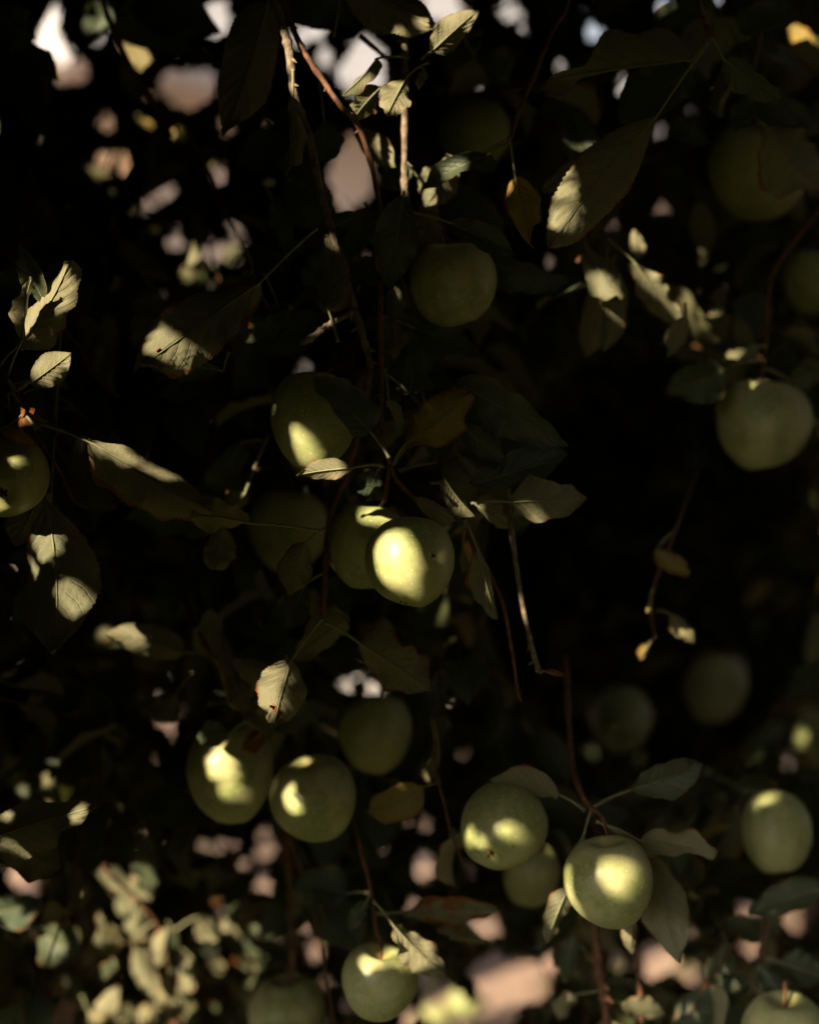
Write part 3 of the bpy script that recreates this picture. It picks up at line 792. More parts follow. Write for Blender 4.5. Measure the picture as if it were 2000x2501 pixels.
b25.leaf((225, 380), (226, 402), (290, 450), 34, 2.1, roll=-10, face='u', yellow=1, brown=.12)
b25.leaf((230, 440), (228, 445), (242, 500), 22, 2.1, roll=-10, face='u', yellow=1, brown=.2)
b25.leaf((290, 450), (292, 458), (335, 530), 30, 2.1, roll=-10, face='u', yellow=.6)
b25.leaf((410, 360), (408, 352), (446, 304), 22, 2.0, roll=-10, face='u', yellow=.8)
b25.leaf((340, 280), (336, 290), (378, 312), 24, 2.0, roll=-10, face='u', yellow=.9)
b24.leaf((1900, 20), (1922, 52), (1990, 125), 50, 1.75, roll=-10, face='u', yellow=1, brown=.14)
# upper left blurred ones
b25.leaf((250, 80), (288, 105), (398, 168), 60, 1.75, roll=-10, face='u', tone=.9, yellow=.4)
b25.leaf((0, 0), (-10, 40), (92, 95), 112, 1.55, roll=14, face='t', tone=.4)
b25.leaf((100, 40), (60, 110), (145, 195), 84, 1.6, roll=14, face='t', tone=.9)
b25.leaf((300, 0), (300, -20), (210, 110), 90, 1.7, roll=14, face='t', tone=.2)
b25.leaf((350, 0), (340, -30), (540, 80), 130, 1.65, roll=14, face='t', tone=.2)
b25.leaf((300, 0), (280, 0), (470, 130), 130, 1.72, roll=14, face='t', tone=.1)
b25.leaf((20, 0), (30, 160), (120, 330), 100, 1.72, roll=14, face='t', tone=.4)
b25.leaf((20, 0), (-10, 390), (75, 480), 90, 1.72, roll=14, face='t', tone=.6)

# ------------------------------------------------------------------ random foliage
# pale gaps through the crown as photo pixels (x, y, rx, ry)
HOLES = [(105, 65, 48, 78), (150, 165, 24, 60), (195, 178, 20, 34), (42, 198, 11, 18), (242, 85, 13, 24), (75, 385, 20, 24),
         (455, 218, 82, 46), (535, 50, 26, 50), (362, 242, 13, 15), (265, 300, 16, 26), (255, 392, 18, 18), (302, 400, 10, 30),
         (408, 472, 26, 20), (366, 496, 17, 17), (537, 432, 15, 26), (556, 305, 12, 26), (430, 595, 24, 14), (530, 625, 46, 22), (585, 585, 20, 12),
         (775, 65, 26, 34), (885, 175, 62, 80), (860, 420, 58, 86), (792, 150, 18, 32), (845, 500, 26, 20), (730, 90, 16, 26),
         (1080, 15, 60, 46), (1245, 30, 20, 26), (1275, 82, 12, 16), (1447, 78, 18, 18), (1500, 121, 18, 15), (1370, 165, 8, 20),
         (1395, 120, 5, 10), (1522, 208, 20, 18), (1160, 235, 22, 12), (1620, 25, 14, 26), (1575, 488, 15, 17), (1498, 552, 15, 18),
         (1620, 512, 14, 10), (1314, 832, 20, 22), (1330, 994, 13, 13), (740, 897, 24, 14), (1335, 640, 22, 20), (1755, 5, 12, 8), (1985, 460, 22, 26),
         (1792, 1826, 26, 12), (1803, 1624, 24, 18), (1925, 1834, 14, 12), (1925, 1874, 26, 8), (1733, 1932, 8, 14), (1748, 1975, 14, 12), (1720, 1995, 10, 10), (1675, 1970, 10, 10),
         (1945, 2243, 44, 38), (1980, 2200, 26, 18), (1822, 2240, 20, 36), (1832, 2312, 20, 30),
         (1240, 2400, 112, 72), (1150, 2480, 130, 30), (1180, 2262, 50, 22), (1040, 2370, 34, 26), (1070, 2440, 60, 50), (1340, 2350, 20, 20), (1610, 2345, 45, 50), (1690, 2375, 30, 26), (1508, 2352, 18, 22),
         (497, 2066, 18, 18), (537, 2066, 15, 17), (573, 2058, 16, 16), (645, 2040, 20, 30), (650, 2080, 40, 18), (595, 2112, 18, 16), (640, 2156, 22, 38),
         (266, 2165, 13, 34), (435, 2180, 14, 14), (547, 2223, 12, 12), (747, 2264, 22, 14), (690, 2292, 16, 10), (768, 2325, 26, 36), (645, 2352, 16, 12),
         (218, 2370, 24, 16), (165, 2460, 36, 54), (290, 2490, 44, 26), (850, 2455, 26, 22), (795, 2400, 14, 16), (922, 2148, 12, 16), (810, 2066, 10, 14), (935, 2080, 10, 14),
         (1032, 2120, 22, 26), (70, 2130, 42, 46), (80, 2160, 30, 30), (1000, 2490, 20, 30), (820, 2260, 24, 12), (1010, 2215, 14, 10),
         (475, 640, 5, 5), (780, 2500, 20, 20), (1690, 2280, 12, 12), (490, 2390, 10, 10), (610, 2230, 12, 8)]
HOLES = np.array(HOLES, dtype=float)
HOLES[:, 2:] *= np.where((HOLES[:, 0] > 1250) & (HOLES[:, 1] > 550) & (HOLES[:, 1] < 2100) & (HOLES[:, 2] < 30), .55, 1.0)[:, None]
HOLES[:, 2:] *= np.where(HOLES[:, 1] < 700, 0.80, np.where((HOLES[:, 0] < 950) & (HOLES[:, 0] > 240), 0.60, 0.8))[:, None]
# further dim leaves of the hanging mass down the centre and at the upper left
_r = random.Random(77)
for (bq, n_, x0, x1, y0, y1, d0, d1) in ((b2, 20, 800, 1120, 470, 1130, 1.43, 1.52), (b1, 10, 560, 860, 420, 900, 1.43, 1.52), (b20, 9, 1000, 1330, 880, 1300, 1.43, 1.5),
                                         (b25, 26, 20, 560, 60, 800, 1.55, 1.8), (b7, 9, 520, 860, 1180, 1700, 1.45, 1.55), (b3, 8, 760, 1200, -20, 420, 1.48, 1.6)):
    for _i in range(n_):
        bx, by = _r.uniform(x0, x1), _r.uniform(y0, y1)
        ang = _r.uniform(0.3, 2.6); ln = _r.uniform(90, 170); wd = _r.uniform(55, 95); dd = _r.uniform(d0, d1)
        tx, ty = bx + math.cos(ang) * ln, by + math.sin(ang) * ln
        cx, cy = (bx + tx) / 2, (by + ty) / 2
        if any(((qx - hx) / (hr1 + wd * .45)) ** 2 + ((qy - hy) / (hr2 + wd * .45)) ** 2 < 1 for qx, qy in ((bx, by), (cx, cy), (tx, ty)) for hx, hy, hr1, hr2 in HOLES): continue
        if any(((qx - ax) / (arx + wd * .5)) ** 2 + ((qy - ay) / (ary + wd * .5)) ** 2 < 1 and dd < ad + .05 for qx, qy in ((bx, by), (cx, cy), (tx, ty)) for ax, ay, arx, ary, ad in APPLES): continue
        bq.leaf((bx - _r.uniform(10, 45), by - _r.uniform(25, 70)), (bx, by), (tx, ty), wd, dd, roll=_r.uniform(-45, 45), face=_r.choice('ut'), tone=_r.random(), n=24, m=4, bend=_r.uniform(.3, .9), wave=.12)
# sun patches (x, y, r) in photo pixels: the unseen crown is cut open towards the sun for these
SPOTS = [(955, 1345, 42), (966, 1378, 36), (943, 1395, 20), (1505, 2128, 26), (1503, 2155, 22), (1384, 2130, 8), (1388, 2170, 8), (1398, 2205, 8), (1422, 2238, 8),
         (678, 985, 10), (672, 1010, 8), (738, 1070, 16), (748, 1100, 16), (728, 1055, 10),
         (545, 1835, 17), (548, 1862, 15), (518, 1880, 9), (568, 1925, 10), (555, 1945, 7), (702, 1930, 8), (712, 1955, 8), (722, 1975, 8), (740, 1857, 14),
         (1180, 1985, 11), (1235, 2020, 12), (1255, 2030, 8), (1175, 2078, 13), (1145, 2040, 8), (1195, 2088, 9), (1130, 2010, 6),
         (1838, 1972, 7), (1866, 1952, 5), (1890, 1944, 5), (1855, 2035, 7), (905, 2345, 16), (880, 2360, 10), (955, 2332, 14), (985, 2345, 10), (1285, 2172, 8),
         
         # leaves
         (705, 130, 18), (712, 170, 14), (718, 200, 14), (722, 225, 12), (700, 90, 10), (982, 370, 8), (983, 400, 8), (983, 430, 8), (982, 460, 8), (990, 110, 12),
         (965, 235, 34), (890, 262, 28), (910, 230, 24), (1100, 80, 30), (1135, 50, 26), (1075, 110, 16), (1110, 420, 22), (1085, 450, 22), (1070, 490, 22), (1060, 470, 16), (1095, 480, 20),
          (150, 680, 26), (135, 720, 18), (70, 760, 18), (65, 800, 14), (80, 720, 14), (150, 895, 30), (120, 910, 22), (165, 880, 20),
         (390, 860, 12), (420, 865, 12), (460, 870, 16), (490, 885, 16), (515, 890, 14), (380, 845, 12), (550, 870, 12), (360, 855, 12), (250, 1086, 6), (280, 1096, 7), (320, 1125, 6), (375, 1152, 7), (410, 1165, 5),
         (560, 1275, 10), (590, 1280, 10), (740, 1160, 14), (770, 1155, 16), (800, 1152, 16), (830, 1150, 14), (850, 1145, 10), (1120, 1220, 16), (1140, 1245, 14), (1100, 1195, 10),
         (785, 815, 10), (760, 830, 10), (825, 785, 10), (740, 838, 10), (800, 590, 16), (790, 575, 10), (650, 1655, 20), (645, 1690, 22), (655, 1720, 18), (668, 1752, 12), (675, 1630, 14),
         (285, 1540, 24), (320, 1550, 18), (270, 1560, 16), (530, 1530, 22), (535, 1550, 16), (485, 1590, 12), (540, 1620, 12), (590, 1675, 16), (600, 1655, 12),
         (170, 1945, 18), (190, 1965, 14), (185, 1990, 14), (215, 1975, 10), (15, 1950, 20), (20, 1980, 14), (135, 1870, 16), (110, 1900, 14), (70, 1930, 14), (60, 1360, 8),
         (170, 1475, 6), (205, 1468, 6), (1277, 1480, 10), (1280, 1500, 10), (1315, 1635, 10), (1350, 1645, 14), (1470, 710, 18), (1500, 720, 16), (1455, 690, 16), (1575, 660, 16), (1600, 680, 18), (1630, 720, 16), (1650, 745, 14), (1640, 700, 12),
         (1660, 830, 16), (1640, 850, 14), (1565, 590, 14), (1710, 620, 14), (1765, 615, 10), (1795, 865, 12), (1570, 1590, 14), (1660, 1535, 12), (1545, 1150, 8), (1440, 1840, 10), (1565, 1845, 12),
         (315, 125, 18), (345, 150, 20), (375, 160, 16), (300, 110, 10), (470, 640, 20), (465, 670, 18), (490, 680, 16), (235, 430, 12), (265, 425, 12), (330, 500, 14), (290, 480, 12), (430, 330, 12), (350, 300, 10), (620, 480, 14),
         (985, 2280, 22), (1010, 2310, 22), (1040, 2335, 18), (1360, 2200, 16), (1370, 2230, 14), (1350, 2260, 12), (1535, 2280, 16), (1540, 2310, 10), (1570, 2440, 18), (1540, 2460, 16), (1500, 2450, 12),
         (290, 2140, 16), (320, 2150, 18), (340, 2170, 20), (330, 2200, 16), (265, 2120, 12), (325, 2270, 20), (345, 2240, 20), (400, 2300, 24), (395, 2340, 24), (365, 2380, 24), (350, 2350, 20), (390, 2420, 20), (455, 2380, 24), (450, 2430, 24), (460, 2360, 22),
         (510, 2280, 22), (480, 2260, 20), (260, 2440, 26), (240, 2470, 22), (280, 2420, 20), (600, 2420, 24), (570, 2400, 20), (450, 2490, 24), (870, 2250, 14), (890, 2180, 14), (655, 2280, 14), (520, 2330, 14), (620, 2270, 14), (700, 2240, 12), (420, 2250, 14),
         (1740, 1890, 8), (1950, 1790, 10), (1960, 1810, 8), (60, 2090, 10), (100, 1700, 10), (30, 700, 12), (1960, 90, 18), (1975, 120, 14), (1620, 20, 16), (1745, 2240, 10), (1930, 2430, 14), (1500, 2500, 20), (640, 330, 8)]

SPOTS += [(469, 590, 16), (467, 630, 16), (458, 670, 14), (490, 684, 12), (545, 645, 12), (575, 610, 12), (1635, 1370, 6), (1575, 1592, 14), (1665, 1540, 16), (255, 425, 14), (235, 470, 12), (315, 500, 12), (425, 328, 12), (355, 300, 10), (1950, 80, 14), (1972, 105, 14), (60, 1020, 8), (50, 1190, 5), (20, 1120, 4), (220, 2330, 16), (150, 2400, 14), (90, 2350, 12), (610, 2340, 14), (560, 2250, 12)]
SPOTS += [(bx, by, br_) for bx, by, br_ in BANK if by < 2495]
def px_of(P):
    """world (n,3) -> px, py, depth"""
    q = P - np.array(tuple(CAM))
    d = q @ np.array(tuple(FWD)); x = q @ np.array(tuple(RT)); y = q @ np.array(tuple(UP))
    ds = np.maximum(d, 1e-3)
    return 1000 + x / (PX * ds), 1250.5 - y / (PX * ds), d

# leaf variants
def variants(n, m, count, seed0, serr=0.0):
    out = []
    for k in range(count):
        rr = random.Random(seed0 + k)
        V, F, uv, br = leaf_grid(n, m, 1.0, rr.uniform(.48, .66), rr.uniform(.1, .6), rr.uniform(.1, 1.0), rr.uniform(-.12, .12), rr.uniform(-.5, .5), rr.uniform(.04, .14), serr, 0.02, rr.uniform(-.1, .4), (), 0, seed0 + k, rr.uniform(.42, .52), 0)
        nv = len(V)
        # petiole ribbon
        pv = np.array([(0, -.012, 0), (0, .012, 0), (-.30, .008, .06), (-.30, -.008, .06)])
        V = np.vstack([V, pv]); F = F + [(nv, nv + 1, nv + 2, nv + 3)]
        uv = np.vstack([uv, np.full((4, 2), .5)])
        out.append((V, np.array(F), uv))
    return out

def frames(n, down=0.6, rg=rng):
    """random orientations for hanging leaves: X along leaf drooping"""
    X = rg.normal(size=(n, 3)); X[:, 2] = -np.abs(X[:, 2]) * 0.8 - down * rg.uniform(0, 1.6, n)
    X /= np.linalg.norm(X, axis=1)[:, None]
    U = rg.normal(size=(n, 3)) * 0.8; U[:, 2] += 1.0; U[:, 1] -= 0.25
    Y = np.cross(U, X); Y /= np.linalg.norm(Y, axis=1)[:, None]
    Z = np.cross(X, Y)
    return np.stack([X, Y, Z], 1)       # rows

VM = variants(8, 2, 14, 100)
VMV = np.stack([v[0] for v in VM]); VMF = VM[0][1]; VMU = VM[0][2]
VL = variants(4, 1, 14, 300)
VLV = np.stack([v[0] for v in VL]); VLF = VL[0][1]; VLU = VL[0][2]

def place(base, pos, fr, size):
    k = rng.integers(0, len(base), len(pos))
    V = base[k] * size[:, None, None]
    V = np.einsum('nvi,nij->nvj', V, fr) + pos[:, None, :]
    return V, k

def twig_positions(n_tw, sampler, per=(6, 11), step=0.030):
    """leaf bases strung along drooping twigs"""
    pos, tw = [], []
    for i in range(n_tw):
        p = sampler()
        dr = Vector((random.gauss(0, .5), random.gauss(0, .5), -1 + random.gauss(0, .45))).normalized()
        pts = [p.copy()]
        for k in range(random.randint(*per)):
            dr = (dr + Vector((random.gauss(0, .12), random.gauss(0, .12), random.gauss(-.05, .12)))).normalized()
            p = p + dr * step * random.uniform(.7, 1.3)
            pts.append(p.copy())
            for _ in range(1 if random.random() < .75 else 2):
                pos.append(tuple(p + Vector((random.gauss(0, .012), random.gauss(0, .012), random.gauss(0, .012)))))
        tw.append(pts)
    return np.array(pos), tw

def in_holes(V, grow=1.0):
    """V (n,v,3): any vertex in a pale gap"""
    n, v, _ = V.shape
    x, y, d = px_of(V.reshape(-1, 3))
    hit = np.zeros(n * v, bool)
    for hx, hy, rx, ry in HOLES:
        wob = 1 + 0.18 * np.sin(3 * np.arctan2(y - hy, x - hx) + hx)
        hit |= (((x - hx) / (rx * grow * wob)) ** 2 + ((y - hy) / (ry * grow * wob)) ** 2 < 1) & (d > 0)
    return hit.reshape(n, v).any(1)

def over_apples(V):
    n, v, _ = V.shape
    x, y, d = px_of(V.reshape(-1, 3))
    hit = np.zeros(n * v, bool)
    for ax, ay, rx, ry, ad in APPLES:
        hit |= (((x - ax) / (rx + 2)) ** 2 + ((y - ay) / (ry + 2)) ** 2 < 1) & (d < ad + 0.03)
    # hero leaves stay unobstructed: nothing random nearer than 1.47
    hit |= (d < 1.47) & (x > -60) & (x < 2060) & (y > -60) & (y < 2560)
    # hollow cleared in the crown at right to darken it: leaves hang further back
    hit |= (d < 2.68) & (((x - 1590) / 400) ** 2 + ((y - 1380) / 500) ** 2 < 1)
    hit |= (d < 2.02) & (((x - 400) / 190) ** 2 + ((y - 2350) / 190) ** 2 < 1)
    return hit.reshape(n, v).any(1)

def inside_view(V, margin=30):
    n, v, _ = V.shape
    x, y, d = px_of(V.reshape(-1, 3))
    hit = (x > -margin) & (x < 2000 + margin) & (y > -margin) & (y < 2501 + margin) & (d > -0.05)
    # keep the lens clear as well
    near = (np.abs(V.reshape(-1, 3) - np.array(tuple(CAM))).max(1) < 0.22)
    return (hit | near).reshape(n, v).any(1)

def samp_fill(d0, d1, pw=1.0):
    def f():
        while True:
            d = d0 + (d1 - d0) * random.random() ** pw
            p = at(random.uniform(-260, 2260), random.uniform(-420, 2620), d)
            if p.z < 0.25: continue
            return p
    return f

posA, twA = twig_positions(120, samp_fill(1.5, 2.05))       # near: separate leaves
posB, twB = twig_positions(900, samp_fill(1.75, 3.1))       # mid
pe = []
for (hx, hy, rx, ry) in HOLES:
    for _ in range(int(70 + (rx + ry) * 1.2)):
        a_ = random.uniform(0, 6.283); k_ = random.uniform(1.0, 1.5)
        off_ = random.uniform(6, 62)
        pe.append(tuple(at(hx + math.cos(a_) * (rx + off_), hy + math.sin(a_) * (ry + off_), random.uniform(1.9, 3.0))))
pe = np.array(pe)
n_ = 8000
pe2 = np.array([tuple(samp_fill(2.0, 3.1)()) for _ in range(n_)])
posE = np.vstack([pe, pe2])
pr = []
for _ in range(5500):       # back of the hollow
    a_, q_ = random.uniform(0, 6.283), math.sqrt(random.random()) * 1.1
    pr.append(tuple(at(1590 + math.cos(a_) * q_ * 420, 1380 + math.sin(a_) * q_ * 520, random.uniform(2.78, 3.5))))
posB = np.vstack([posB, np.array(pr)])
posC, twC = twig_positions(480, samp_fill(3.1, 4.3))        # the tree behind

SUNV = np.array(tuple(SUN))

def prep(pos, base, smin, smax):
    size = rng.uniform(smin, smax, len(pos))
    V, k = place(base, pos, frames(len(pos)), size)
    return V, k, size
VA, kA, _ = prep(posA, VMV, .052, .085)
keep = ~(in_holes(VA) | over_apples(VA)); VA, kA = VA[keep], kA[keep]
VB, kB, _ = prep(posB, VMV, .055, .095)
keep = ~(in_holes(VB) | over_apples(VB)); VB, kB = VB[keep], kB[keep]
VC, kC, _ = prep(posC, VLV, .06, .095)
keep = ~(in_holes(VC)); VC, kC = VC[keep], kC[keep]

VE, _, _ = prep(posE, VMV, .026, .052)
keep = ~(in_holes(VE) | over_apples(VE)); VB = np.concatenate([VB, VE[keep]]); kB = np.zeros(len(VB), int)
# ray targets of the sun patches on everything seen so far
bvV, bvF, off = [], [], 0
for V, F in HERO_GEO:
    bvV.append(np.asarray(V, dtype=float)); bvF += [tuple(int(i) + off for i in f) for f in F]; off += len(V)
nhero = len(bvF)
spans = []
for V, F in ((VA, VMF), (VB, VMF), (VC, VLF)):
    n, v, _ = V.shape
    spans.append((len(bvF), n * len(F), len(F)))
    bvV.append(V.reshape(-1, 3))
    bvF += (F[None] + (np.arange(n) * v)[:, None, None] + off).reshape(-1, 4).tolist()
    off += n * v
bv = BVHTree.FromPolygons(np.vstack(bvV).tolist(), bvF)
targets = []
blocked = []
for (x, y, r) in SPOTS:
    dr = (at(x, y, 1) - CAM).normalized()
    hit = bv.ray_cast(CAM, dr)
    if hit[0] is None: continue
    d = (hit[0] - CAM).dot(FWD)
    nn = hit[1] if hit[1].dot(dr) < 0 else -hit[1]
    own = None
    for nm_, (f0, cnt, per_) in zip('ABC', spans):
        if f0 <= hit[2] < f0 + cnt: own = (nm_, (hit[2] - f0) // per_)
    targets.append((tuple(hit[0]), max(r * PX * d * (1.12 if hit[2] < nhero else 0.85), 0.0040), own))
    h2 = bv.ray_cast(hit[0] + nn * 0.002 + SUN * 0.002, SUN, 1.0)
    if h2[0] is not None and h2[2] < nhero:
        blocked.append((x, y, round(h2[3], 3), tuple(round(float(q)) for q in np.array(px_of(np.array([tuple(h2[0])]))).ravel()[:2])))
print('SPOTS', len(targets), 'blocked by hero', len(blocked), blocked)
# sun paths are also cut to the earth seen through the gaps
for (hx, hy, rx, ry) in HOLES:
    dr = (at(hx, hy, 1) - CAM)
    if dr.z < -0.12 and hx > 0:
        P = CAM + dr * (-CAM.z / dr.z)
        if P.y < 7: targets.append((tuple(P), min(rx, ry) * 1.7 * PX * (P - CAM).dot(FWD), None))
for (hx, hy, r) in ((1180, 2350, 60), (1260, 2380, 60), (1180, 2440, 40), (1240, 2460, 60), (1300, 2450, 50), (1060, 2420, 40), (80, 2140, 30), (170, 2460, 40), (290, 2490, 30)):
    dr = (at(hx, hy, 1) - CAM)
    P = CAM + dr * (-CAM.z / dr.z)
    targets.append((tuple(P), r * 1.3 * PX * (P - CAM).dot(FWD), None))
TP = np.array([t[0] for t in targets]); TR = np.array([t[1] for t in targets])

def in_tubes(V, gap=0.006, F=None, nm=None):
    """any part of the leaf inside the sun's path to a patch"""
    C = V.mean(1)
    if F is not None:
        V = np.concatenate([V, V[:, F].mean(2), (V[:, F[:, 0]] + V[:, F[:, 1]]) / 2, (V[:, F[:, 1]] + V[:, F[:, 2]]) / 2], 1)
    n, v, _ = V.shape; ext = np.sqrt(((V - C[:, None]) ** 2).sum(-1)).max(1)
    res = np.zeros(n, bool)
    for P, r, own in zip(TP, TR, [t[2] for t in targets]):
        q = C - P; tt = q @ SUNV
        r = r + 0.001 + min(0.006, 0.4 * r) * (tt < 0.5)
        dist = np.sqrt(np.maximum((q ** 2).sum(1) - tt ** 2, 0))
        cand = np.where((tt > -0.02) & (dist < r + ext) & ~res)[0]
        if len(cand) == 0: continue
        W = V[cand] - P
        t2 = W @ SUNV
        dd = np.sqrt(np.maximum((W ** 2).sum(-1) - t2 ** 2, 0))
        rc = r[cand]
        bad = ((dd < rc[:, None]) & (t2 > gap)).any(1) | ((dist[cand] < rc) & (tt[cand] > gap))
        ids = cand[bad]
        if own is not None and own[0] == nm: ids = ids[ids != own[1]]      # the leaf that holds the patch stays
        res[ids] = True
    return res

for nm in 'ABC':
    V, k = globals()['V' + nm], globals()['k' + nm]
    kp = ~in_tubes(V, F=VLF if nm == 'C' else VMF, nm=nm)
    globals()['V' + nm], globals()['k' + nm] = V[kp], k[kp]

# ---- the crown outside the picture: shades the scene, gaps cut to place sun patches
def canopy(n, d0, d1, t0=0.10, t1=1.0):
    """leaf positions sunward of points of the visible volume, just outside the field of view"""
    d = rng.uniform(d0, d1, n)
    x = rng.uniform(-150, 2150, n); y = rng.uniform(-150, 2600, n)
    c = np.array(tuple(CAM)); P = c + np.outer(d, FWD) + ((x - 1000) * PX * d)[:, None] * np.array(tuple(RT)) + (-(y - 1250.5) * PX * d)[:, None] * np.array(tuple(UP))
    t = np.full(n, 0.0); alive = np.ones(n, bool)
    for s in np.arange(0, 4, 0.02):
        q = P + SUNV * s
        px_, py_, dd = px_of(q)
        ins = (px_ > -40) & (px_ < 2040) & (py_ > -40) & (py_ < 2541) & (dd > 0)
        alive &= ins
        t = np.where(alive, s, t)
    tt = t + 0.03 + rng.uniform(t0, t1, n)
    P = P + SUNV * tt[:, None] + rng.normal(0, 0.01, (n, 3))
    return P
cp = [canopy(34000, 1.2, 2.1), canopy(24000, 1.9, 3.4, 0.03, 0.9)]
# roof and sides of the crown
n = 15000
rf = np.stack([rng.uniform(-2.2, 2.2, n), rng.uniform(0.75, 4.4, n), rng.uniform(1.6, 3.3, n)], 1)
n = 7000
sd = np.stack([rng.choice([-1, 1], n) * rng.uniform(0.35, 2.0, n), rng.uniform(1.1, 3.6, n), rng.uniform(0.7, 2.4, n)], 1)
# unseen leaves added over, behind and beside the camera to darken the shade
n = 20000
ov = np.stack([rng.uniform(-2.4, 2.4, n), rng.uniform(-1.6, 1.0, n), rng.uniform(1.9, 3.2, n)], 1)
n = 16000
bk = np.stack([rng.uniform(-0.6, 2.6, n), rng.uniform(-2.2, -1.0, n), rng.uniform(0.5, 3.0, n)], 1)
n = 32000
sr = np.stack([rng.choice([-1, 1], n) * rng.uniform(0.8, 2.3, n), rng.uniform(-1.3, 1.2, n), rng.uniform(0.5, 2.5, n)], 1)
ov = ov[(ov[:, 0] > -0.2) | (rng.random(len(ov)) < .14)]
sr = sr[(sr[:, 0] > 0) | (rng.random(len(sr)) < .12)]
cp += [rf, sd, ov, bk, sr]
posD = np.vstack(cp)
# small unseen leaves added round the cut gaps to sharpen the sun patches
sm = []
SA = np.array(tuple(SUN.orthogonal().normalized())); SB = np.cross(SUNV, SA)
for P, r in zip(TP, TR):
    m_ = 130
    a_ = rng.uniform(0, 6.283, m_); rad = r + rng.uniform(.006, .065, m_)
    q = P + np.outer(rad * np.cos(a_), SA) + np.outer(rad * np.sin(a_), SB)
    t_ = np.zeros(m_)
    alive = np.ones(m_, bool)
    for s_ in np.arange(0, 4, .02):
        x_, y_, d_ = px_of(q + SUNV * s_)
        alive &= (x_ > -40) & (x_ < 2040) & (y_ > -40) & (y_ < 2541) & (d_ > 0)
        t_ = np.where(alive, s_, t_)
    sm.append(q + SUNV * (t_ + .04 + rng.uniform(0.25, .95, m_))[:, None])
posS = np.vstack(sm)
VS_, _, _ = prep(posS, VLV, .032, .048)
VD, kD, _ = prep(posD, VLV, .06, .095)
VD = np.concatenate([VD, VS_])
keep = ~(inside_view(VD) | in_tubes(VD, F=VLF)) & (VD[..., 2].min(1) > 0.3)
VD = VD[keep]
print('leaves A %d B %d C %d D %d' % (len(VA), len(VB), len(VC), len(VD)))

def stuff_leaves(name, V, F, U, parent, label=None):
    n, v, _ = V.shape
    faces = (F[None] + (np.arange(n) * v)[:, None, None]).reshape(-1, 4)
    pl = np.array(tuple(parent.location))
    tone = np.repeat(rng.random(n), v)
    yel = np.repeat(np.where(rng.random(n) < .03, rng.uniform(.4, 1, n), 0), v)
    br = np.repeat(np.where(rng.random(n) < .2, rng.uniform(.05, .3, n), -.1), v)
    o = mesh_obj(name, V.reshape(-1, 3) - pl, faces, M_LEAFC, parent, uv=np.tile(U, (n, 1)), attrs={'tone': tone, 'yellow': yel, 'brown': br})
    o['kind'] = 'stuff'
    if label: o['label'] = label
    return o

# near random leaves: separate objects (up to ~170), the rest joined
dA = px_of(VA.mean(1)); xA, yA, zA = dA
vis = (xA > -20) & (xA < 2020) & (yA > -20) & (yA < 2520)
order = np.argsort(np.where(vis, zA, 99))
NSEP = 185
sep_ids = order[:NSEP]; rest = order[NSEP:]
twigs_meshes = []
# attach separate leaves to the nearest hero branch part
br_objs = [o for o in tree.children if o.name.startswith('branch')]
cent = []
for o in br_objs:
    vv = np.empty(len(o.data.vertices) * 3); o.data.vertices.foreach_get('co', vv)
    cent.append(vv.reshape(-1, 3)[::9] + np.array(tuple(TL)))
def near_branch(p):
    best = min(range(len(br_objs)), key=lambda i: ((cent[i] - p) ** 2).sum(1).min())
    return br_objs[best]
for j, i in enumerate(sep_ids):
    V = VA[i]; c = V[2].copy()
    tn = random.random()
    o = mesh_obj('leaf', V - c, VMF, M_LEAF, None, uv=VMU,
                 attrs={'tone': np.full(len(V), tn), 'yellow': np.full(len(V), random.choice([0, 0, 0, 0, 0, .3, .6]) if j % 7 == 0 else 0), 'brown': np.full(len(V), random.choice([0, 0, .05, .12]))})
    o.parent = near_branch(c); o.location = Vector(c) - TL
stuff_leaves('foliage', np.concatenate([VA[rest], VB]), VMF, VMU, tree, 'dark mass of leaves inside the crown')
stuff_leaves('crown', VD, VLF, VLU, tree)  # unseen leaves that shade the view, shaped round the sun patches

def stuff_twigs(name, tws, parent, r=0.0016):
    V, F = [], []
    for pts in tws:
        arr = np.array([[tuple(p) for p in pts]])
        if in_holes(arr)[0] or over_apples(arr)[0] or in_tubes(arr)[0]: continue
        tv, tf = tube(pts, r, r * .6, 4, 0, 0, False)
        k = len(V); V += [v - Vector(parent.location) for v in tv]; F += [tuple(a + k for a in f) for f in tf]
    o = mesh_obj(name, V, F, M_BARKR, parent)
    o['kind'] = 'stuff'
stuff_twigs('twigs', twA + twB, tree)

tree2 = empty('apple_tree', (1.0, 3.9, 0))
tag(tree2, 'second apple tree standing behind, only dark blurred leaves showing', 'tree')
V, F = tube(spline([(0, 0, -.1), (.03, 0, .6), (-.05, .05, 1.2), (-.1, 0, 2.2)], 8), .09, .05, 12, .1, 9)
mesh_obj('trunk', V, F, M_TRUNK, tree2)
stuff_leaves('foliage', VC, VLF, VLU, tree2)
stuff_twigs('twigs', twC, tree2, .002)

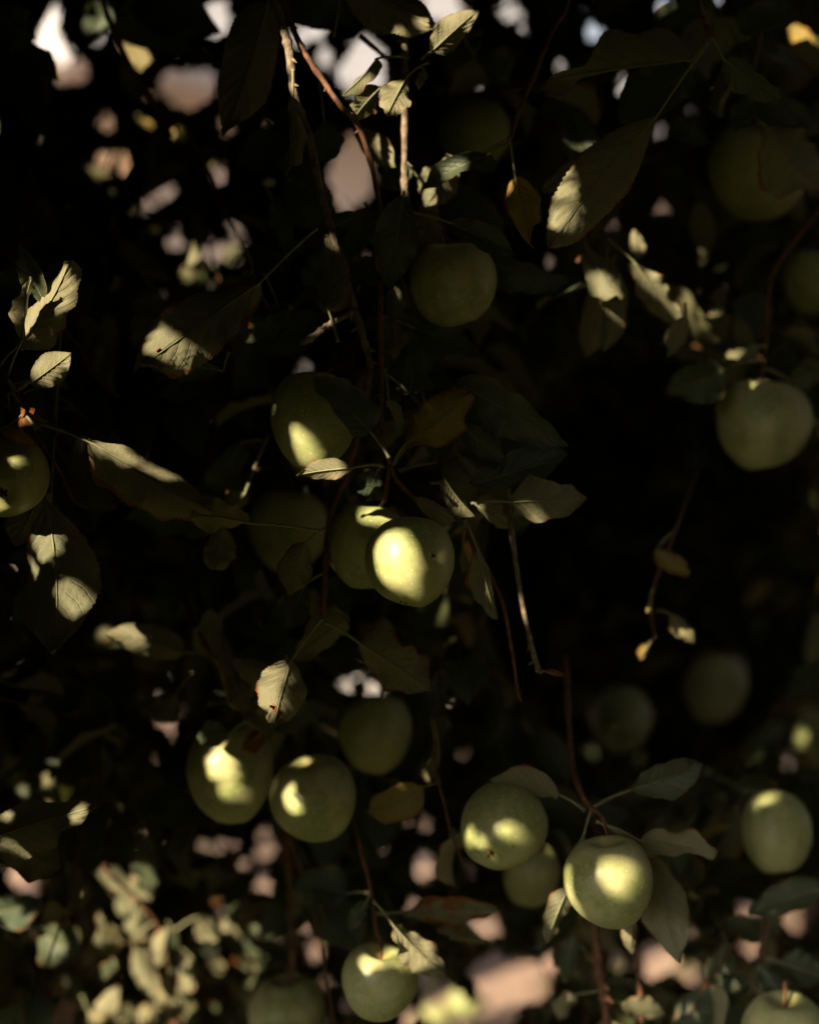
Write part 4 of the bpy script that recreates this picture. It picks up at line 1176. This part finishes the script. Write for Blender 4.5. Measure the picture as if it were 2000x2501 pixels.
# ------------------------------------------------------------------ ground, path, house
def ground_material():
    g = NT('earth')
    obj = g.n('ShaderNodeTexCoord').outputs['Object']
    n1 = g.noise(obj, 3.5, 6, .6); n2 = g.noise(obj, 40, 5, .65)
    c = g.mix(g.ramp(n1, .35, .65), (0.40, 0.26, 0.20), (0.52, 0.36, 0.29))
    c = g.mix(g.math('MULTIPLY', g.ramp(n2, .5, .7), .6), c, (0.20, 0.12, 0.08))
    # dark grass colour added near the camera to cut bounced sunlight, bare earth beyond
    sp = g.n('ShaderNodeSeparateXYZ'); g.l(obj, sp.inputs[0])
    gm = g.ramp(g.math('ADD', sp.outputs[1], g.math('MULTIPLY', n1, 1.2)), 3.2, 2.6)
    c = g.mix(gm, c, g.mix(n2, (0.045, 0.052, 0.022), (0.10, 0.095, 0.048)))
    g.l(c, g.b.inputs['Base Color']); g.b.inputs['Roughness'].default_value = .95
    g.l(g.bump(n2, .02), g.b.inputs['Normal'])
    return g.m
M_GROUND = ground_material()
gv, gf = [], []
xs = list(np.linspace(-4, 4, 60)); xs = [-200, -60, -20, -8] + xs + [8, 20, 60, 200]
ys = list(np.linspace(0, 9, 70)); ys = [-60, -10] + ys + [12, 20, 60, 250]
for yy in ys:
    for xx in xs:
        z = (0.018 * math.sin(xx * 2.3 + yy) + 0.012 * math.sin(xx * 5.1 - yy * 4) + random.uniform(-.006, .006)) if abs(xx) < 4.5 and yy < 9 else 0
        gv.append((xx, yy, z))
nx = len(xs)
for i in range(len(ys) - 1):
    for j in range(nx - 1):
        gf.append((i * nx + j, i * nx + j + 1, (i + 1) * nx + j + 1, (i + 1) * nx + j))
tag(mesh_obj('ground', gv, gf, M_GROUND), 'bare pinkish brown earth under the trees', kind='structure')

def box(x0, x1, y0, y1, z0, z1, V, F, bev=0.0):
    k = len(V)
    V += [Vector(p) for p in ((x0, y0, z0), (x1, y0, z0), (x1, y1, z0), (x0, y1, z0), (x0, y0, z1), (x1, y0, z1), (x1, y1, z1), (x0, y1, z1))]
    F += [tuple(k + a for a in f) for f in ((0, 3, 2, 1), (4, 5, 6, 7), (0, 1, 5, 4), (1, 2, 6, 5), (2, 3, 7, 6), (3, 0, 4, 7))]

M_CONC = simple('concrete', (0.42, 0.40, 0.38), (0.55, 0.53, 0.51), 2.5, .9, .003, 60)
V, F = [], []
box(-40, 40, 7.2, 8.6, -.1, .06, V, F)
tag(mesh_obj('path', V, F, M_CONC, smooth=False), 'pale concrete path beyond the trees', kind='structure')

# fallen leaves on the ground
n = 2600
ps = np.stack([rng.uniform(-3.2, 3.2, n), rng.uniform(2.6, 7.1, n), rng.uniform(.02, .05, n)], 1)
X = rng.normal(size=(n, 3)); X[:, 2] *= .15; X /= np.linalg.norm(X, axis=1)[:, None]
U = rng.normal(size=(n, 3)) * .25; U[:, 2] = rng.choice([-1, 1], n)
Y = np.cross(U, X); Y /= np.linalg.norm(Y, axis=1)[:, None]; Z = np.cross(X, Y)
VG, kG = place(VLV, ps, np.stack([X, Y, Z], 1), rng.uniform(.05, .08, n))
VG[..., 2] = np.maximum(VG[..., 2], .012)
fo = empty('fallen_leaves', (0, 4, 0))
o = stuff_leaves('fallen_leaves', VG, VLF, VLU, fo)
o.parent = None; o.location = fo.location; bpy.data.objects.remove(fo)
o.name = 'fallen_leaves'
tag(o, 'scatter of fallen leaves on the bare earth', 'fallen leaves')
# windfalls
def ground_pt(x, y):
    dr = (at(x, y, 1) - CAM)
    t = -(CAM.z - 0.045) / dr.z
    return CAM + dr * t
for (x, y, lab) in ((1131, 2452, 'windfall apple lying on the sunlit earth at the bottom of the view'), (1058, 2496, 'windfall apple cut by the bottom edge, left of the other windfall')):
    p = ground_pt(x, y)
    apple(0, 0, (0.036 if 'smaller' not in lab else 0.025), 1, .92, (.6, .4, -.5), None, lab, 'windfall apples on the ground', loc=p)

# house
M_WALL = simple('render_wall', (0.50, 0.42, 0.35), (0.60, 0.51, 0.43), 1.2, .9, .004, 50)
M_ROOF = simple('roof_tile', (0.30, 0.29, 0.31), (0.42, 0.41, 0.43), 6, .7, .004, 30)
M_TRIM = simple('painted_trim', (0.70, 0.68, 0.66), (0.78, 0.76, 0.74), 3, .5, .0005, 60)
M_BROWN = simple('drain_metal', (0.20, 0.12, 0.07), (0.30, 0.19, 0.11), 5, .5, .0005, 60)
g = NT('window_glass'); g.b.inputs['Base Color'].default_value = (.03, .035, .04, 1); g.b.inputs['Roughness'].default_value = .05
M_GLASS = g.m
house = empty('house', (-1.9, 9.6, 0))
house.rotation_euler.z = R(52)
tag(house, 'beige rendered house with a grey roof glimpsed through the leaves', 'house')
def part(name, boxes, mat, parent=house, smooth=False):
    V, F = [], []
    for b in boxes: box(*b, V, F)
    return mesh_obj(name, V, F, mat, parent, smooth=smooth)
part('wall', [(0, 8.0, 0, 5, -.1, 3.2)], M_WALL)
V = [Vector(p) for p in ((-.3, -.45, 3.16), (8.3, -.45, 3.16), (8.3, 2.6, 5.1), (-.3, 2.6, 5.1), (-.3, 5.6, 3.16), (8.3, 5.6, 3.16), (-.3, -.45, 3.04), (8.3, -.45, 3.04), (8.3, 5.6, 3.04), (-.3, 5.6, 3.04))]
mesh_obj('roof', V, [(0, 1, 2, 3), (3, 2, 5, 4), (6, 9, 8, 7), (0, 6, 7, 1), (4, 5, 8, 9), (0, 3, 4, 9, 6), (1, 7, 8, 5, 2)], M_ROOF, house, smooth=False)
V, F = tube([Vector((.32, -.07, 0)), Vector((.32, -.07, 3.02))], .05, .05, 12)
mesh_obj('drainpipe', V, F, M_BROWN, house)
for wx in (1.9, 4.2, 6.5):
    fr = part('window', [(wx - .5, wx + .5, -.04, -.004, .95, 1.0), (wx - .5, wx + .5, -.04, -.004, 2.05, 2.1), (wx - .5, wx - .45, -.04, -.004, 1.002, 2.048), (wx + .45, wx + .5, -.04, -.004, 1.002, 2.048), (wx - .02, wx + .02, -.03, -.004, 1.002, 2.048)], M_TRIM)
    pn = part('pane', [(wx - .448, wx + .448, -.014, -.003, 1.003, 2.047)], M_GLASS); pn.parent = fr
# the neighbours' white house on the left
h2 = empty('house', (-2.9, 11.2, 0))
tag(h2, 'white rendered house on the left, bright through gaps in the crown', 'house')
M_WHITE = simple('white_render', (0.62, 0.58, 0.56), (0.72, 0.68, 0.66), 1.5, .9, .004, 50)
part('wall', [(-6, 0, 0, 5, -.1, 4.9)], M_WHITE, h2)
V = [Vector(p) for p in ((-6.3, -.4, 4.85), (.3, -.4, 4.85), (.3, 2.6, 6.4), (-6.3, 2.6, 6.4), (-6.3, 5.5, 4.85), (.3, 5.5, 4.85), (-6.3, -.4, 4.75), (.3, -.4, 4.75), (.3, 5.5, 4.75), (-6.3, 5.5, 4.75))]
mesh_obj('roof', V, [(0, 1, 2, 3), (3, 2, 5, 4), (6, 9, 8, 7), (0, 6, 7, 1), (4, 5, 8, 9), (0, 3, 4, 9, 6), (1, 7, 8, 5, 2)], M_ROOF, h2, smooth=False)
for wx, wz in ((-4.6, .95), (-1.6, .95), (-4.6, 3.2), (-1.6, 3.2)):
    fr = part('window', [(wx - .5, wx + .5, -.04, -.004, wz, wz + .05), (wx - .5, wx + .5, -.04, -.004, wz + 1.1, wz + 1.15), (wx - .5, wx - .45, -.04, -.004, wz + .052, wz + 1.098), (wx + .45, wx + .5, -.04, -.004, wz + .052, wz + 1.098), (wx - .02, wx + .02, -.03, -.004, wz + .052, wz + 1.098)], M_TRIM, h2)
    pn = part('pane', [(wx - .448, wx + .448, -.014, -.003, wz + .053, wz + 1.097)], M_GLASS, h2); pn.parent = fr
# far hedge closing the view on the right
M_HEDGE_POS = []
n = 9000
ps = np.stack([rng.uniform(2.2, 9, n), rng.uniform(9.2, 10.4, n), rng.uniform(0.05, 2.2, n)], 1)
VH, kH = place(VLV, ps, frames(n), rng.uniform(.10, .16, n))
hd = empty('hedge', (5.5, 9.8, 0)); tag(hd, 'clipped dark hedge beyond the path on the right', 'hedge')
stuff_leaves('foliage', VH, VLF, VLU, hd)
V, F = [], []
for k in range(9):
    tv, tf = tube([Vector((-3 + k * .75, 0, 0)), Vector((-3 + k * .75 + .05, .02, 1.6))], .03, .015, 7, .1, k); q = len(V); V += tv; F += [tuple(a + q for a in f) for f in tf]
o = mesh_obj('stems', V, F, M_TRUNK, hd); o['kind'] = 'stuff'
